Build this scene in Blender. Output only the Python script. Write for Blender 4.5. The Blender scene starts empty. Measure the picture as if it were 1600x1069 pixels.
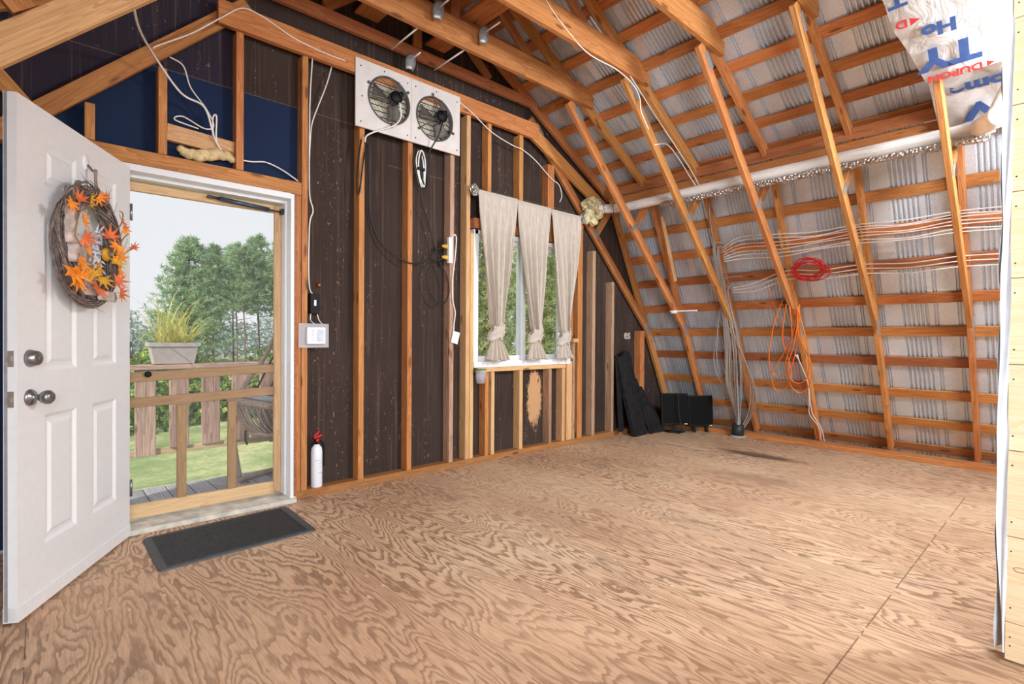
import bpy, math, random
from mathutils import Matrix, Vector
from math import sin, cos, pi, radians, sqrt, atan2, floor as mfloor
random.seed(7)
S = bpy.context.scene
COL = S.collection
V = Vector

# ------------------------------------------------------------------ camera
FPX = 811.5; YAW = radians(42.265); PITCH = radians(-0.472); ROLL = radians(0.379); CH = 1.087
Fv = V((sin(YAW), cos(YAW), 0)); Rv = V((cos(YAW), -sin(YAW), 0)); Uv = V((0, 0, 1))
Fv, Uv = Fv*cos(PITCH)+Uv*sin(PITCH), Uv*cos(PITCH)-Fv*sin(PITCH)
Rv, Uv = Rv*cos(ROLL)+Uv*sin(ROLL), Uv*cos(ROLL)-Rv*sin(ROLL)
cam_d = bpy.data.cameras.new('camera'); cam = bpy.data.objects.new('camera', cam_d); COL.objects.link(cam)
cam_d.sensor_width = 36; cam_d.sensor_fit = 'HORIZONTAL'; cam_d.lens = 36*FPX/1600
cam_d.clip_start = 0.05; cam_d.clip_end = 500
cam.matrix_world = Matrix(((Rv.x, Uv.x, -Fv.x, 0), (Rv.y, Uv.y, -Fv.y, 0), (Rv.z, Uv.z, -Fv.z, CH), (0, 0, 0, 1)))
S.camera = cam

# ------------------------------------------------------------------ light and exposure
S.view_settings.view_transform = 'Standard'; S.view_settings.look = 'None'
S.view_settings.gamma = 1; S.view_settings.use_curve_mapping = False
S.view_settings.exposure = 0.36
w = bpy.data.worlds.new('overcast_sky'); S.world = w; w.use_nodes = True
nt = w.node_tree; nt.nodes.clear()
wo = nt.nodes.new('ShaderNodeOutputWorld'); bg = nt.nodes.new('ShaderNodeBackground')
tc = nt.nodes.new('ShaderNodeTexCoord'); sx = nt.nodes.new('ShaderNodeSeparateXYZ'); rp = nt.nodes.new('ShaderNodeValToRGB')
rp.color_ramp.elements[0].position = 0.0; rp.color_ramp.elements[0].color = (0.80, 0.82, 0.85, 1)
rp.color_ramp.elements[1].position = 0.5; rp.color_ramp.elements[1].color = (0.73, 0.76, 0.80, 1)
nt.links.new(tc.outputs['Generated'], sx.inputs[0]); nt.links.new(sx.outputs['Z'], rp.inputs[0])
nt.links.new(rp.outputs[0], bg.inputs[0]); bg.inputs[1].default_value = 0.88; nt.links.new(bg.outputs[0], wo.inputs[0])

sun_d = bpy.data.lights.new('sun', 'SUN'); sun_d.energy = 3.7; sun_d.angle = radians(1.0); sun_d.color = (1, 0.94, 0.84)
sun = bpy.data.objects.new('sun', sun_d); COL.objects.link(sun)
sun.rotation_euler = V((0.75, 0.42, -0.52)).to_track_quat('-Z', 'Y').to_euler(); sun.location = (-8, 0, 10)

def area(name, loc, aim, sx_, sy_, power, col=(1, 1, 1)):
    d = bpy.data.lights.new(name, 'AREA'); d.shape = 'RECTANGLE'; d.size = sx_; d.size_y = sy_; d.energy = power; d.color = col
    o = bpy.data.objects.new(name, d); COL.objects.link(o); o.location = loc
    o.rotation_euler = (V(aim)-V(loc)).to_track_quat('-Z', 'Y').to_euler(); return o
area('behind_camera_fill', (-0.6, -1.8, 1.9), (3.6, 2.2, 1.7), 1.8, 1.6, 215, (0.88, 0.95, 1.0))  # added soft fill behind the camera, not a known opening
area('overhead_fill', (0.1, -0.5, 3.0), (2.6, 2.0, 0.3), 1.2, 0.4, 110, (0.90, 0.96, 1.0))  # unseen overhead fill added to brighten the room, no fixture belongs to it
area('far_bay_fill', (3.7, -0.7, 2.6), (4.7, 2.2, 1.2), 0.9, 0.3, 110, (0.88, 0.95, 1.0))  # added fill lifting the right-hand bay, stands for no visible lamp

# ------------------------------------------------------------------ helpers
def link(o, parent=None):
    COL.objects.link(o)
    if parent is not None:
        o.parent = parent
        o.matrix_parent_inverse = parent.matrix_basis.inverted()
    return o
def tag(o, label=None, cat=None, group=None, kind=None):
    if label: o['label'] = label
    if cat: o['category'] = cat
    if group: o['group'] = group
    if kind: o['kind'] = kind
    return o
def empty(name, loc, label=None, cat=None, group=None, kind=None):
    o = bpy.data.objects.new(name, None); o.empty_display_size = 0.05
    o.matrix_basis = Matrix.Translation(V(loc)); COL.objects.link(o); return tag(o, label, cat, group, kind)

class MB:
    def __init__(s): s.v = []; s.f = []; s.sm = []
    def add(s, vs, fs, smooth=False):
        n = len(s.v); s.v += [tuple(p) for p in vs]; s.f += [tuple(i+n for i in f) for f in fs]; s.sm += [smooth]*len(fs); return s
    def box(s, a, b, M=None):
        x0, y0, z0 = a; x1, y1, z1 = b
        vs = [V(p) for p in ((x0,y0,z0),(x1,y0,z0),(x1,y1,z0),(x0,y1,z0),(x0,y0,z1),(x1,y0,z1),(x1,y1,z1),(x0,y1,z1))]
        if M: vs = [M @ p for p in vs]
        return s.add(vs, [(3,2,1,0),(4,5,6,7),(0,1,5,4),(1,2,6,5),(2,3,7,6),(3,0,4,7)])
    def prism(s, poly, d, M=None):      # poly = list of 3d points, d = extrusion vector
        n = len(poly); P = [V(p) for p in poly]; Q = [p+V(d) for p in P]
        vs = P+Q
        if M: vs = [M @ p for p in vs]
        fs = [tuple(range(n-1, -1, -1)), tuple(range(n, 2*n))]+[(i, (i+1) % n, n+(i+1) % n, n+i) for i in range(n)]
        return s.add(vs, fs)
    def tube(s, pts, r, seg=8, closed=False, M=None, caps=True):
        P = [V(p) for p in pts]; n = len(P); rr = r if isinstance(r, (list, tuple)) else [r]*n
        T = []
        for i in range(n):
            a = P[(i-1) % n] if (closed or i > 0) else P[i]; b = P[(i+1) % n] if (closed or i < n-1) else P[i]
            t = b-a; T.append(t.normalized() if t.length > 1e-9 else V((0, 0, 1)))
        u = T[0].orthogonal().normalized(); vs = []
        for i in range(n):
            u = (u-T[i]*u.dot(T[i])); u = u.normalized() if u.length > 1e-6 else T[i].orthogonal().normalized()
            q = T[i].cross(u)
            for k in range(seg):
                a = 2*pi*k/seg; vs.append(P[i]+(u*cos(a)+q*sin(a))*rr[i])
        if M: vs = [M @ p for p in vs]
        fs = []; m = n if closed else n-1
        for i in range(m):
            j = (i+1) % n
            for k in range(seg):
                l = (k+1) % seg; fs.append((i*seg+k, i*seg+l, j*seg+l, j*seg+k))
        if caps and not closed: fs += [tuple(range(seg-1, -1, -1)), tuple((n-1)*seg+k for k in range(seg))]
        return s.add(vs, fs, True)
    def lathe(s, prof, M=None, seg=24):   # prof = (r, z) around local z
        vs = []; n = len(prof)
        for r, z in prof:
            for k in range(seg):
                a = 2*pi*k/seg; vs.append(V((r*cos(a), r*sin(a), z)))
        if M: vs = [M @ p for p in vs]
        fs = [(i*seg+k, i*seg+(k+1) % seg, (i+1)*seg+(k+1) % seg, (i+1)*seg+k) for i in range(n-1) for k in range(seg)]
        fs += [tuple(range(seg-1, -1, -1)), tuple((n-1)*seg+k for k in range(seg))]
        return s.add(vs, fs, True)
    def grid(s, fn, nu, nv, M=None, closed_u=False, smooth=True):
        vs = [V(fn(i/(nu-(0 if closed_u else 1)), j/(nv-1))) for j in range(nv) for i in range(nu)]
        if M: vs = [M @ p for p in vs]
        fs = []
        for j in range(nv-1):
            for i in range(nu if closed_u else nu-1):
                k = (i+1) % nu; fs.append((j*nu+i, j*nu+k, (j+1)*nu+k, (j+1)*nu+i))
        return s.add(vs, fs, smooth)
    def build(s, name, mat, parent=None, origin=None, M=None, bevel=0, solid=0, auto=True):
        me = bpy.data.meshes.new(name)
        vs = s.v
        if origin is not None: o_ = V(origin); vs = [tuple(V(p)-o_) for p in vs]
        me.from_pydata(vs, [], s.f); me.polygons.foreach_set('use_smooth', s.sm); me.update()
        if mat: me.materials.append(mat)
        o = bpy.data.objects.new(name, me)
        if origin is not None: o.matrix_basis = Matrix.Translation(V(origin))
        if M is not None: o.matrix_basis = M
        link(o, parent)
        if any(s.sm) and not all(s.sm): pass
        if solid:
            m = o.modifiers.new('solid', 'SOLIDIFY'); m.thickness = solid; m.offset = 0
        if bevel:
            m = o.modifiers.new('bevel', 'BEVEL'); m.width = bevel; m.segments = 1; m.limit_method = 'ANGLE'
        return o

def frame(p0, p1, hint):
    p0 = V(p0); p1 = V(p1); x = (p1-p0).normalized(); z = V(hint); z = (z-x*z.dot(x)).normalized(); y = z.cross(x)
    M = Matrix(((x.x, y.x, z.x, p0.x), (x.y, y.y, z.y, p0.y), (x.z, y.z, z.z, p0.z), (0, 0, 0, 1)))
    return M, (p1-p0).length
def member(name, p0, p1, wy, dz, mat, parent=None, hint=(0, 0, 1), bevel=0.0025, label=None, cat=None, group=None, e0=0, e1=0):
    """timber from p0 to p1 (centre line), wy wide across, dz deep along hint; e0/e1 shear the end cuts"""
    M, L = frame(p0, p1, hint); b = MB(); y, z = wy/2, dz/2
    vs = [(-e0, -y, -z), (L+e1, -y, -z), (L+e1, y, -z), (-e0, y, -z), (e0, -y, z), (L-e1, -y, z), (L-e1, y, z), (e0, y, z)]
    b.add(vs, [(3,2,1,0),(4,5,6,7),(0,1,5,4),(1,2,6,5),(2,3,7,6),(3,0,4,7)])
    return tag(b.build(name, mat, parent, M=M, bevel=bevel), label, cat, group)
def smooth_path(pts, n=8, closed=False):
    P = [V(p) for p in pts]; N = len(P); out = []
    for i in range(N if closed else N-1):
        p0 = P[(i-1) % N] if (closed or i > 0) else P[0]*2-P[1]; p1 = P[i]; p2 = P[(i+1) % N]
        p3 = P[(i+2) % N] if (closed or i < N-2) else P[-1]*2-P[-2]
        for k in range(n):
            t = k/n
            out.append(0.5*((2*p1)+(p2-p0)*t+(2*p0-5*p1+4*p2-p3)*t*t+(3*p1-p0-3*p2+p3)*t*t*t))
    if not closed: out.append(P[-1])
    return out
def cable(name, pts, r, mat, parent=None, label=None, cat=None, group=None, seg=6, n=8, closed=False):
    b = MB().tube(smooth_path(pts, n, closed), r, seg, closed)
    return tag(b.build(name, mat, parent, origin=pts[0] if parent is None else None), label, cat, group)
def textobj(name, txt, size, M, mat, parent, ext=0.0, bold=0.0, sx_=1.0):
    c = bpy.data.curves.new(name, 'FONT'); c.body = txt; c.size = size; c.extrude = ext; c.offset = bold; c.resolution_u = 4
    t = bpy.data.objects.new(name, c); COL.objects.link(t)
    dg = bpy.context.evaluated_depsgraph_get(); me = bpy.data.meshes.new_from_object(t.evaluated_get(dg))
    bpy.data.objects.remove(t)
    me.transform(Matrix.Diagonal((sx_, 1, 1, 1))); me.name = name
    me.materials.clear(); me.materials.append(mat)
    o = bpy.data.objects.new(name, me); o.matrix_basis = M; link(o, parent); return o
def axes(o, x, y, z): 
    x = V(x).normalized(); y = V(y).normalized(); z = V(z).normalized()
    return Matrix(((x.x, y.x, z.x, o[0]), (x.y, y.y, z.y, o[1]), (x.z, y.z, z.z, o[2]), (0, 0, 0, 1)))
T_ = Matrix.Translation

# ------------------------------------------------------------------ materials
def srgb(*c): return tuple((x/255/12.92 if x/255 <= 0.04045 else ((x/255+0.055)/1.055)**2.4) for x in c)+(1,)
def mat_base(name, rough=0.6, metal=0.0, col=(0.5, 0.5, 0.5, 1), spec=0.5):
    m = bpy.data.materials.new(name); m.use_nodes = True; n = m.node_tree; p = n.nodes['Principled BSDF']
    p.inputs['Base Color'].default_value = col; p.inputs['Roughness'].default_value = rough; p.inputs['Metallic'].default_value = metal
    p.inputs['Specular IOR Level'].default_value = spec
    return m, n, p
def N(n, t, **k):
    x = n.nodes.new(t)
    for a, b in k.items(): setattr(x, a, b)
    return x
def ramp(n, stops, interp='LINEAR'):
    r = N(n, 'ShaderNodeValToRGB'); r.color_ramp.interpolation = interp; e = r.color_ramp.elements
    while len(e) < len(stops): e.new(0.5)
    for i, (p, c) in enumerate(stops): e[i].position = p; e[i].color = c if len(c) == 4 else tuple(c)+(1,)
    return r
def mixc(n, fac, a, b, mode='MIX'):
    m = N(n, 'ShaderNodeMix', data_type='RGBA', blend_type=mode)
    for i, v in ((0, fac), (6, a), (7, b)):
        if isinstance(v, (int, float, tuple)): m.inputs[i].default_value = v
        else: n.links.new(v, m.inputs[i])
    return m.outputs[2]
def mth(n, op, a, b=0.0, c=0.0):
    m = N(n, 'ShaderNodeMath', operation=op)
    for i, v in enumerate((a, b, c)):
        if isinstance(v, (int, float)): m.inputs[i].default_value = v
        else: n.links.new(v, m.inputs[i])
    return m.outputs[0]
def noise(n, vec, scale, detail=3, rough=0.5, dim='3D', w_=None, dist=0):
    x = N(n, 'ShaderNodeTexNoise', noise_dimensions=dim); x.inputs['Scale'].default_value = scale; x.inputs['Detail'].default_value = detail
    x.inputs['Roughness'].default_value = rough; x.inputs['Distortion'].default_value = dist
    if vec is not None: n.links.new(vec, x.inputs['Vector'])
    if w_ is not None: n.links.new(w_, x.inputs['W'])
    return x.outputs[0]
def mapping(n, vec, scale=(1, 1, 1), loc=(0, 0, 0)):
    m = N(n, 'ShaderNodeMapping'); m.inputs['Scale'].default_value = scale; m.inputs['Location'].default_value = loc; n.links.new(vec, m.inputs[0]); return m.outputs[0]
def bump(n, p, h, strength=0.3, dist=0.01):
    b = N(n, 'ShaderNodeBump'); b.inputs['Strength'].default_value = strength; b.inputs['Distance'].default_value = dist
    n.links.new(h, b.inputs['Height']); n.links.new(b.outputs[0], p.inputs['Normal'])
def plain(name, c, rough=0.6, metal=0.0, nz=0.06, spec=0.5, sc=30):
    m, n, p = mat_base(name, rough, metal, c, spec)
    t = N(n, 'ShaderNodeTexCoord'); q = noise(n, t.outputs['Object'], sc, 4)
    r = ramp(n, [(0.3, tuple(x*(1-nz*2) for x in c[:3])), (0.7, tuple(min(1, x*(1+nz*2)) for x in c[:3]))]); n.links.new(q, r.inputs[0])
    n.links.new(r.outputs[0], p.inputs['Base Color']); return m

def wood(name, dark, light, vary=0.22, rough=0.62, knots=True, grain=1.0):
    """softwood, grain along the local x axis, each object its own board"""
    m, n, p = mat_base(name, rough, 0, light, 0.35)
    t = N(n, 'ShaderNodeTexCoord'); oi = N(n, 'ShaderNodeObjectInfo')
    off = N(n, 'ShaderNodeVectorMath', operation='ADD'); sc_ = N(n, 'ShaderNodeVectorMath', operation='SCALE')
    cmb = N(n, 'ShaderNodeCombineXYZ')
    for i in range(3): n.links.new(mth(n, 'MULTIPLY', oi.outputs['Random'], 37.0+11*i), cmb.inputs[i])
    n.links.new(t.outputs['Object'], off.inputs[0]); n.links.new(cmb.outputs[0], off.inputs[1]); vec = off.outputs[0]
    g1 = noise(n, mapping(n, vec, (1.2, 22*grain, 22*grain)), 1.0, 3, 0.55, dist=0.6)
    g2 = noise(n, mapping(n, vec, (6, 130, 130)), 1.0, 3, 0.6)
    g3 = noise(n, mapping(n, vec, (1.5, 5, 5)), 1.0, 2)
    rings = mth(n, 'FRACT', mth(n, 'MULTIPLY', g1, 7.0))
    f = mth(n, 'ADD', mth(n, 'MULTIPLY', rings, 0.38), mth(n, 'ADD', mth(n, 'MULTIPLY', g2, 0.35), mth(n, 'MULTIPLY', g3, 0.45)))
    r = ramp(n, [(0.25, light), (0.62, tuple((a+b)/2 for a, b in zip(dark, light))), (0.95, dark)]); n.links.new(f, r.inputs[0]); c = r.outputs[0]
    if knots:
        vo = N(n, 'ShaderNodeTexVoronoi'); vo.inputs['Scale'].default_value = 1.0; n.links.new(mapping(n, vec, (3.1, 11, 11)), vo.inputs['Vector'])
        k = ramp(n, [(0.09, (1, 1, 1)), (0.17, (0, 0, 0))]); n.links.new(vo.outputs['Distance'], k.inputs[0])
        c = mixc(n, mth(n, 'MULTIPLY', k.outputs[0], 0.75), c, tuple(x*0.38 for x in dark[:3])+(1,))
    hs = N(n, 'ShaderNodeHueSaturation')
    n.links.new(mth(n, 'ADD', mth(n, 'MULTIPLY', oi.outputs['Random'], vary*2), 1-vary), hs.inputs['Value'])
    rnd2 = mth(n, 'FRACT', mth(n, 'MULTIPLY', oi.outputs['Random'], 17.3))
    n.links.new(mth(n, 'ADD', mth(n, 'MULTIPLY', rnd2, 0.016), 0.492), hs.inputs['Hue'])
    n.links.new(c, hs.inputs['Color']); n.links.new(hs.outputs[0], p.inputs['Base Color'])
    bump(n, p, g2, 0.25, 0.002); return m

WOOD = wood('orange_softwood', srgb(152, 88, 42), srgb(216, 150, 90), 0.14)
WOODR = wood('red_brown_softwood', srgb(134, 80, 44), srgb(194, 130, 82), 0.14)
WOODL = wood('pale_new_softwood', srgb(190, 140, 88), srgb(230, 190, 140), 0.08)
WOODG = wood('greyed_softwood', srgb(135, 95, 70), srgb(205, 170, 140), 0.1)
SCREENW = wood('fir_screen_door', srgb(190, 150, 105), srgb(228, 195, 150), 0.04, knots=False)
SCREENT = wood('tan_screen_rail', srgb(140, 110, 78), srgb(172, 140, 104), 0.04, knots=False)
DECKW = wood('weathered_grey_deck', srgb(118, 118, 124), srgb(172, 172, 178), 0.1)
BALW = wood('weathered_brown_picket', srgb(110, 84, 74), srgb(206, 176, 158), 0.14)
RAILW = wood('treated_rail', srgb(160, 140, 105), srgb(222, 200, 155), 0.06)
WHITE = plain('white_paint', srgb(236, 238, 242), 0.35, 0, 0.01)
WHITEB = plain('dirty_white_board', srgb(222, 214, 210), 0.6, 0, 0.04, sc=8)
VINYL = plain('white_vinyl', srgb(240, 242, 245), 0.35, 0, 0.01)
BLACK = plain('black_plastic', srgb(16, 16, 18), 0.55, 0, 0.1, 0.25)
BLACKM = plain('black_matte', srgb(27, 27, 29), 0.7, 0, 0.3, 0.3, 18)
GREYP = plain('grey_cable', srgb(165, 165, 168), 0.5, 0, 0.05)
WIREW = plain('white_cable', srgb(238, 234, 230), 0.45, 0, 0.04)
CORD = plain('black_cord', srgb(30, 27, 28), 0.5, 0, 0.1)
ORANGE = plain('orange_cord', srgb(240, 130, 50), 0.45, 0, 0.04)
RED = plain('red_cord', srgb(222, 50, 50), 0.45, 0, 0.05)
YELL = plain('yellow_plug', srgb(215, 170, 70), 0.5, 0, 0.06)
PLATE = plain('galvanised_plate', srgb(170, 172, 175), 0.45, 0.6, 0.15, sc=120)
STEEL = plain('brushed_nickel', srgb(140, 140, 142), 0.3, 0.8, 0.05)
LATCH = plain('latch_brass_grey', srgb(165, 158, 150), 0.4, 0.5, 0.05)
WIREG = plain('fan_wire_grey', srgb(110, 106, 102), 0.4, 0.5, 0.05)
DARKST = plain('dark_steel', srgb(66, 66, 70), 0.4, 0.8, 0.1)
TWIG = plain('grapevine_twig', srgb(128, 112, 106), 0.8, 0, 0.25, sc=40)
BARK = plain('birch_bark', srgb(190, 175, 168), 0.8, 0, 0.2, sc=25)
LEAFO = plain('orange_silk_leaf', srgb(240, 140, 40), 0.6, 0, 0.12, sc=25)
LEAFG = plain('gold_silk_leaf', srgb(205, 150, 40), 0.6, 0, 0.15, sc=25)
LEAFR = plain('rust_silk_leaf', srgb(215, 105, 55), 0.6, 0, 0.12, sc=25)
FOAM = plain('yellow_spray_foam', srgb(222, 198, 150), 0.9, 0, 0.12, sc=25)
INSUL = plain('mineral_wool', srgb(214, 200, 158), 0.95, 0, 0.25, sc=30)
WICK = plain('brown_wicker', srgb(178, 154, 136), 0.6, 0, 0.15, sc=60)
CUSH = plain('grey_cushion', srgb(190, 192, 200), 0.9, 0, 0.04)
PLANTER = plain('taupe_resin', srgb(176, 168, 164), 0.7, 0, 0.04)
CANW = plain('extinguisher_white', srgb(236, 240, 246), 0.3, 0, 0.01)
BLUEINK = plain('blue_ink', srgb(62, 90, 150), 0.7, 0, 0.08)
REDINK = plain('red_ink', srgb(215, 60, 55), 0.7, 0, 0.08)
PALEINK = plain('pale_ink', srgb(190, 180, 170), 0.8, 0, 0.1)
GREYTXT = plain('grey_print', srgb(90, 90, 100), 0.7, 0, 0.05)
GREENL = plain('green_lid', srgb(70, 140, 90), 0.5, 0, 0.05)
CREAM = plain('cream_louver', srgb(244, 236, 216), 0.5, 0, 0.06)
SOIL = plain('potting_soil', srgb(60, 45, 35), 0.9, 0, 0.2)
BLADE = plain('dark_fan_blade', srgb(112, 106, 102), 0.5, 0.2, 0.08)

def pipe_mat():
    m, n, p = mat_base('white_wrapped_duct', 0.55, 0, srgb(232, 228, 222)); t = N(n, 'ShaderNodeTexCoord')
    v = noise(n, mapping(n, t.outputs['Object'], (25, 3, 25)), 1.0, 4); r = ramp(n, [(0.35, srgb(215, 213, 211)), (0.5, srgb(244, 243, 241))]); n.links.new(v, r.inputs[0])
    n.links.new(r.outputs[0], p.inputs['Base Color']); bump(n, p, v, 0.4, 0.01); return m
DUCT = pipe_mat()
def foil_mat():
    m, n, p = mat_base('crinkled_foil', 0.35, 0.75, srgb(215, 212, 210)); t = N(n, 'ShaderNodeTexCoord')
    vo = N(n, 'ShaderNodeTexVoronoi'); vo.inputs['Scale'].default_value = 55; n.links.new(t.outputs['Object'], vo.inputs['Vector'])
    r = ramp(n, [(0.1, srgb(120, 112, 108)), (0.35, srgb(226, 222, 218)), (0.8, srgb(190, 186, 184))]); n.links.new(vo.outputs['Distance'], r.inputs[0])
    n.links.new(r.outputs[0], p.inputs['Base Color']); bump(n, p, vo.outputs['Distance'], 1.0, 0.02); return m
FOIL = foil_mat()
def fabric_mat():
    m, n, p = mat_base('sheer_beige_linen', 0.9, 0, srgb(228, 216, 202)); t = N(n, 'ShaderNodeTexCoord')
    v = noise(n, mapping(n, t.outputs['Object'], (160, 160, 12)), 1.0, 3); r = ramp(n, [(0.3, srgb(212, 198, 184)), (0.7, srgb(236, 226, 214))]); n.links.new(v, r.inputs[0])
    n.links.new(r.outputs[0], p.inputs['Base Color'])
    tl = N(n, 'ShaderNodeBsdfTranslucent'); n.links.new(r.outputs[0], tl.inputs[0]); mx = N(n, 'ShaderNodeMixShader'); mx.inputs[0].default_value = 0.28
    n.links.new(p.outputs[0], mx.inputs[1]); n.links.new(tl.outputs[0], mx.inputs[2]); n.links.new(mx.outputs[0], n.nodes['Material Output'].inputs[0]); return m
LINEN = fabric_mat()
def glass_mat(name, tint=(1, 1, 1, 1), gl=0.12, extra=None):
    m = bpy.data.materials.new(name); m.use_nodes = True; n = m.node_tree; n.nodes.clear()
    o = N(n, 'ShaderNodeOutputMaterial'); tr = N(n, 'ShaderNodeBsdfTransparent'); tr.inputs[0].default_value = tint
    g = N(n, 'ShaderNodeBsdfGlossy' if extra is None else 'ShaderNodeBsdfDiffuse'); g.inputs['Color'].default_value = (1, 1, 1, 1) if extra is None else extra
    if extra is None: g.inputs['Roughness'].default_value = 0.03
    mx = N(n, 'ShaderNodeMixShader'); mx.inputs[0].default_value = gl
    n.links.new(tr.outputs[0], mx.inputs[1]); n.links.new(g.outputs[0], mx.inputs[2]); n.links.new(mx.outputs[0], o.inputs[0]); return m
GLASS = glass_mat('window_glass', (0.97, 0.99, 0.98, 1), 0.07)
MESH = glass_mat('fine_insect_mesh', (1, 1, 1, 1), 0.05, (0.5, 0.5, 0.5, 1))
CLEAR = glass_mat('clear_plastic', (0.97, 0.97, 1, 1), 0.35, (0.8, 0.8, 0.85, 1))
POLY = plain('milky_poly_sheet', srgb(214, 220, 230), 0.3, 0, 0.05, sc=9)

def metal_roof_mat():
    m, n, p = mat_base('galvanised_corrugated_steel', 0.27, 0.5, srgb(200, 202, 206)); t = N(n, 'ShaderNodeTexCoord')
    v = noise(n, t.outputs['Object'], 90, 3, 0.7); v2 = noise(n, t.outputs['Object'], 3.0, 3)
    f = mth(n, 'ADD', mth(n, 'MULTIPLY', v, 0.6), mth(n, 'MULTIPLY', v2, 0.4))
    r = ramp(n, [(0.35, srgb(196, 206, 218)), (0.5, srgb(216, 226, 238)), (0.65, srgb(232, 240, 250))]); n.links.new(f, r.inputs[0])
    n.links.new(r.outputs[0], p.inputs['Base Color']); return m
METAL = metal_roof_mat()

def floor_mat():
    m, n, p = mat_base('plywood_subfloor', 0.6, 0, srgb(205, 165, 130), 0.3)
    g = N(n, 'ShaderNodeNewGeometry'); sp = N(n, 'ShaderNodeSeparateXYZ'); n.links.new(g.outputs['Position'], sp.inputs[0]); X, Y = sp.outputs[0], sp.outputs[1]
    col = mth(n, 'FLOOR', mth(n, 'DIVIDE', mth(n, 'ADD', X, 0.04), 1.22))
    is4 = mth(n, 'COMPARE', col, 4.0, 0.4); offy = mth(n, 'ADD', mth(n, 'MULTIPLY', is4, 0.66), 0.55)
    ry = mth(n, 'DIVIDE', mth(n, 'SUBTRACT', Y, offy), 2.44); row = mth(n, 'FLOOR', ry)
    sid = mth(n, 'ADD', mth(n, 'MULTIPLY', col, 3.7), mth(n, 'MULTIPLY', row, 11.3))
    cv = N(n, 'ShaderNodeCombineXYZ'); n.links.new(X, cv.inputs[0]); n.links.new(Y, cv.inputs[1]); n.links.new(sid, cv.inputs[2])
    warp = noise(n, mapping(n, cv.outputs[0], (10, 2.4, 1)), 1.0, 3, 0.55)
    b1 = noise(n, mapping(n, cv.outputs[0], (2.5, 0.55, 1)), 1.0, 2, 0.5, dist=0.7)
    jag = noise(n, mapping(n, cv.outputs[0], (55, 7, 1)), 1.0, 3, 0.6)
    h = mth(n, 'ADD', mth(n, 'ADD', mth(n, 'MULTIPLY', b1, 34.0), mth(n, 'MULTIPLY', warp, 5.0)), mth(n, 'MULTIPLY', jag, 0.8))
    fr = mth(n, 'FRACT', h)
    line = ramp(n, [(0.0, (0, 0, 0)), (0.44, (0.03, 0.03, 0.03)), (0.70, (0.8, 0.8, 0.8)), (0.93, (1, 1, 1)), (0.99, (0, 0, 0))]); n.links.new(fr, line.inputs[0])
    # worn areas lose the strong figure
    wear = noise(n, mapping(n, g.outputs['Position'], (0.8, 0.55, 1)), 1.0, 3); wr = ramp(n, [(0.40, (1, 1, 1)), (0.62, (0.5, 0.5, 0.5))]); n.links.new(wear, wr.inputs[0])
    fine = noise(n, mapping(n, cv.outputs[0], (120, 9, 1)), 1.0, 4, 0.7)
    tone = noise(n, mapping(n, g.outputs['Position'], (0.9, 0.6, 1)), 1.3, 4)
    base = ramp(n, [(0.3, srgb(202, 163, 132)), (0.5, srgb(218, 182, 150)), (0.72, srgb(230, 200, 168))]); n.links.new(tone, base.inputs[0])
    c = mixc(n, mth(n, 'MULTIPLY', mth(n, 'MULTIPLY', line.outputs[0], wr.outputs[0]), 0.86), base.outputs[0], srgb(132, 98, 74))
    fn = ramp(n, [(0.42, (1, 1, 1)), (0.62, (0.74, 0.70, 0.66))]); n.links.new(fine, fn.inputs[0]); c = mixc(n, 0.8, c, fn.outputs[0], 'MULTIPLY')
    # grey scuffs
    sc = noise(n, mapping(n, g.outputs['Position'], (3.2, 1.5, 1), (5, 2, 0)), 1.0, 5, 0.65); sr = ramp(n, [(0.6, (0, 0, 0)), (0.74, (1, 1, 1))]); n.links.new(sc, sr.inputs[0])
    c = mixc(n, mth(n, 'MULTIPLY', sr.outputs[0], 0.5), c, srgb(124, 104, 96))
    # seams between sheets
    fx = mth(n, 'FRACT', mth(n, 'DIVIDE', mth(n, 'ADD', X, 0.04), 1.22)); sx1 = mth(n, 'LESS_THAN', mth(n, 'ABSOLUTE', mth(n, 'SUBTRACT', mth(n, 'FRACT', mth(n, 'ADD', fx, 0.5)), 0.5)), 0.0016)
    sy1 = mth(n, 'LESS_THAN', mth(n, 'ABSOLUTE', mth(n, 'SUBTRACT', mth(n, 'FRACT', mth(n, 'ADD', ry, 0.5)), 0.5)), 0.0011)
    brk = noise(n, g.outputs['Position'], 6, 3); seam = mth(n, 'MULTIPLY', mth(n, 'MAXIMUM', sx1, sy1), mth(n, 'GREATER_THAN', brk, 0.42))
    c = mixc(n, mth(n, 'MULTIPLY', seam, 0.7), c, srgb(84, 58, 42))
    # oily stain near the slope
    def ell(cx, cy, rx, ry_, s, dens, colr, c, rag=0.55):
        dx = mth(n, 'DIVIDE', mth(n, 'SUBTRACT', X, cx), rx); dy = mth(n, 'DIVIDE', mth(n, 'SUBTRACT', mth(n, 'ADD', Y, mth(n, 'MULTIPLY', mth(n, 'SUBTRACT', X, cx), s)), cy), ry_)
        d = mth(n, 'SQRT', mth(n, 'ADD', mth(n, 'MULTIPLY', dx, dx), mth(n, 'MULTIPLY', dy, dy)))
        d = mth(n, 'ADD', d, mth(n, 'MULTIPLY', mth(n, 'SUBTRACT', noise(n, mapping(n, g.outputs['Position'], (30, 6, 1)), 1.0, 4, 0.7), 0.5), rag*2))
        e = ramp(n, [(0.45, (1, 1, 1)), (1.0, (0, 0, 0))]); n.links.new(d, e.inputs[0])
        return mixc(n, mth(n, 'MULTIPLY', e.outputs[0], dens), c, colr)
    c = ell(5.05, 2.06, 0.13, 0.5, 0.0, 0.8, srgb(72, 52, 42), c)
    c = ell(4.2, 1.75, 0.16, 0.5, 0.0, 0.3, srgb(92, 76, 70), c)
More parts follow.
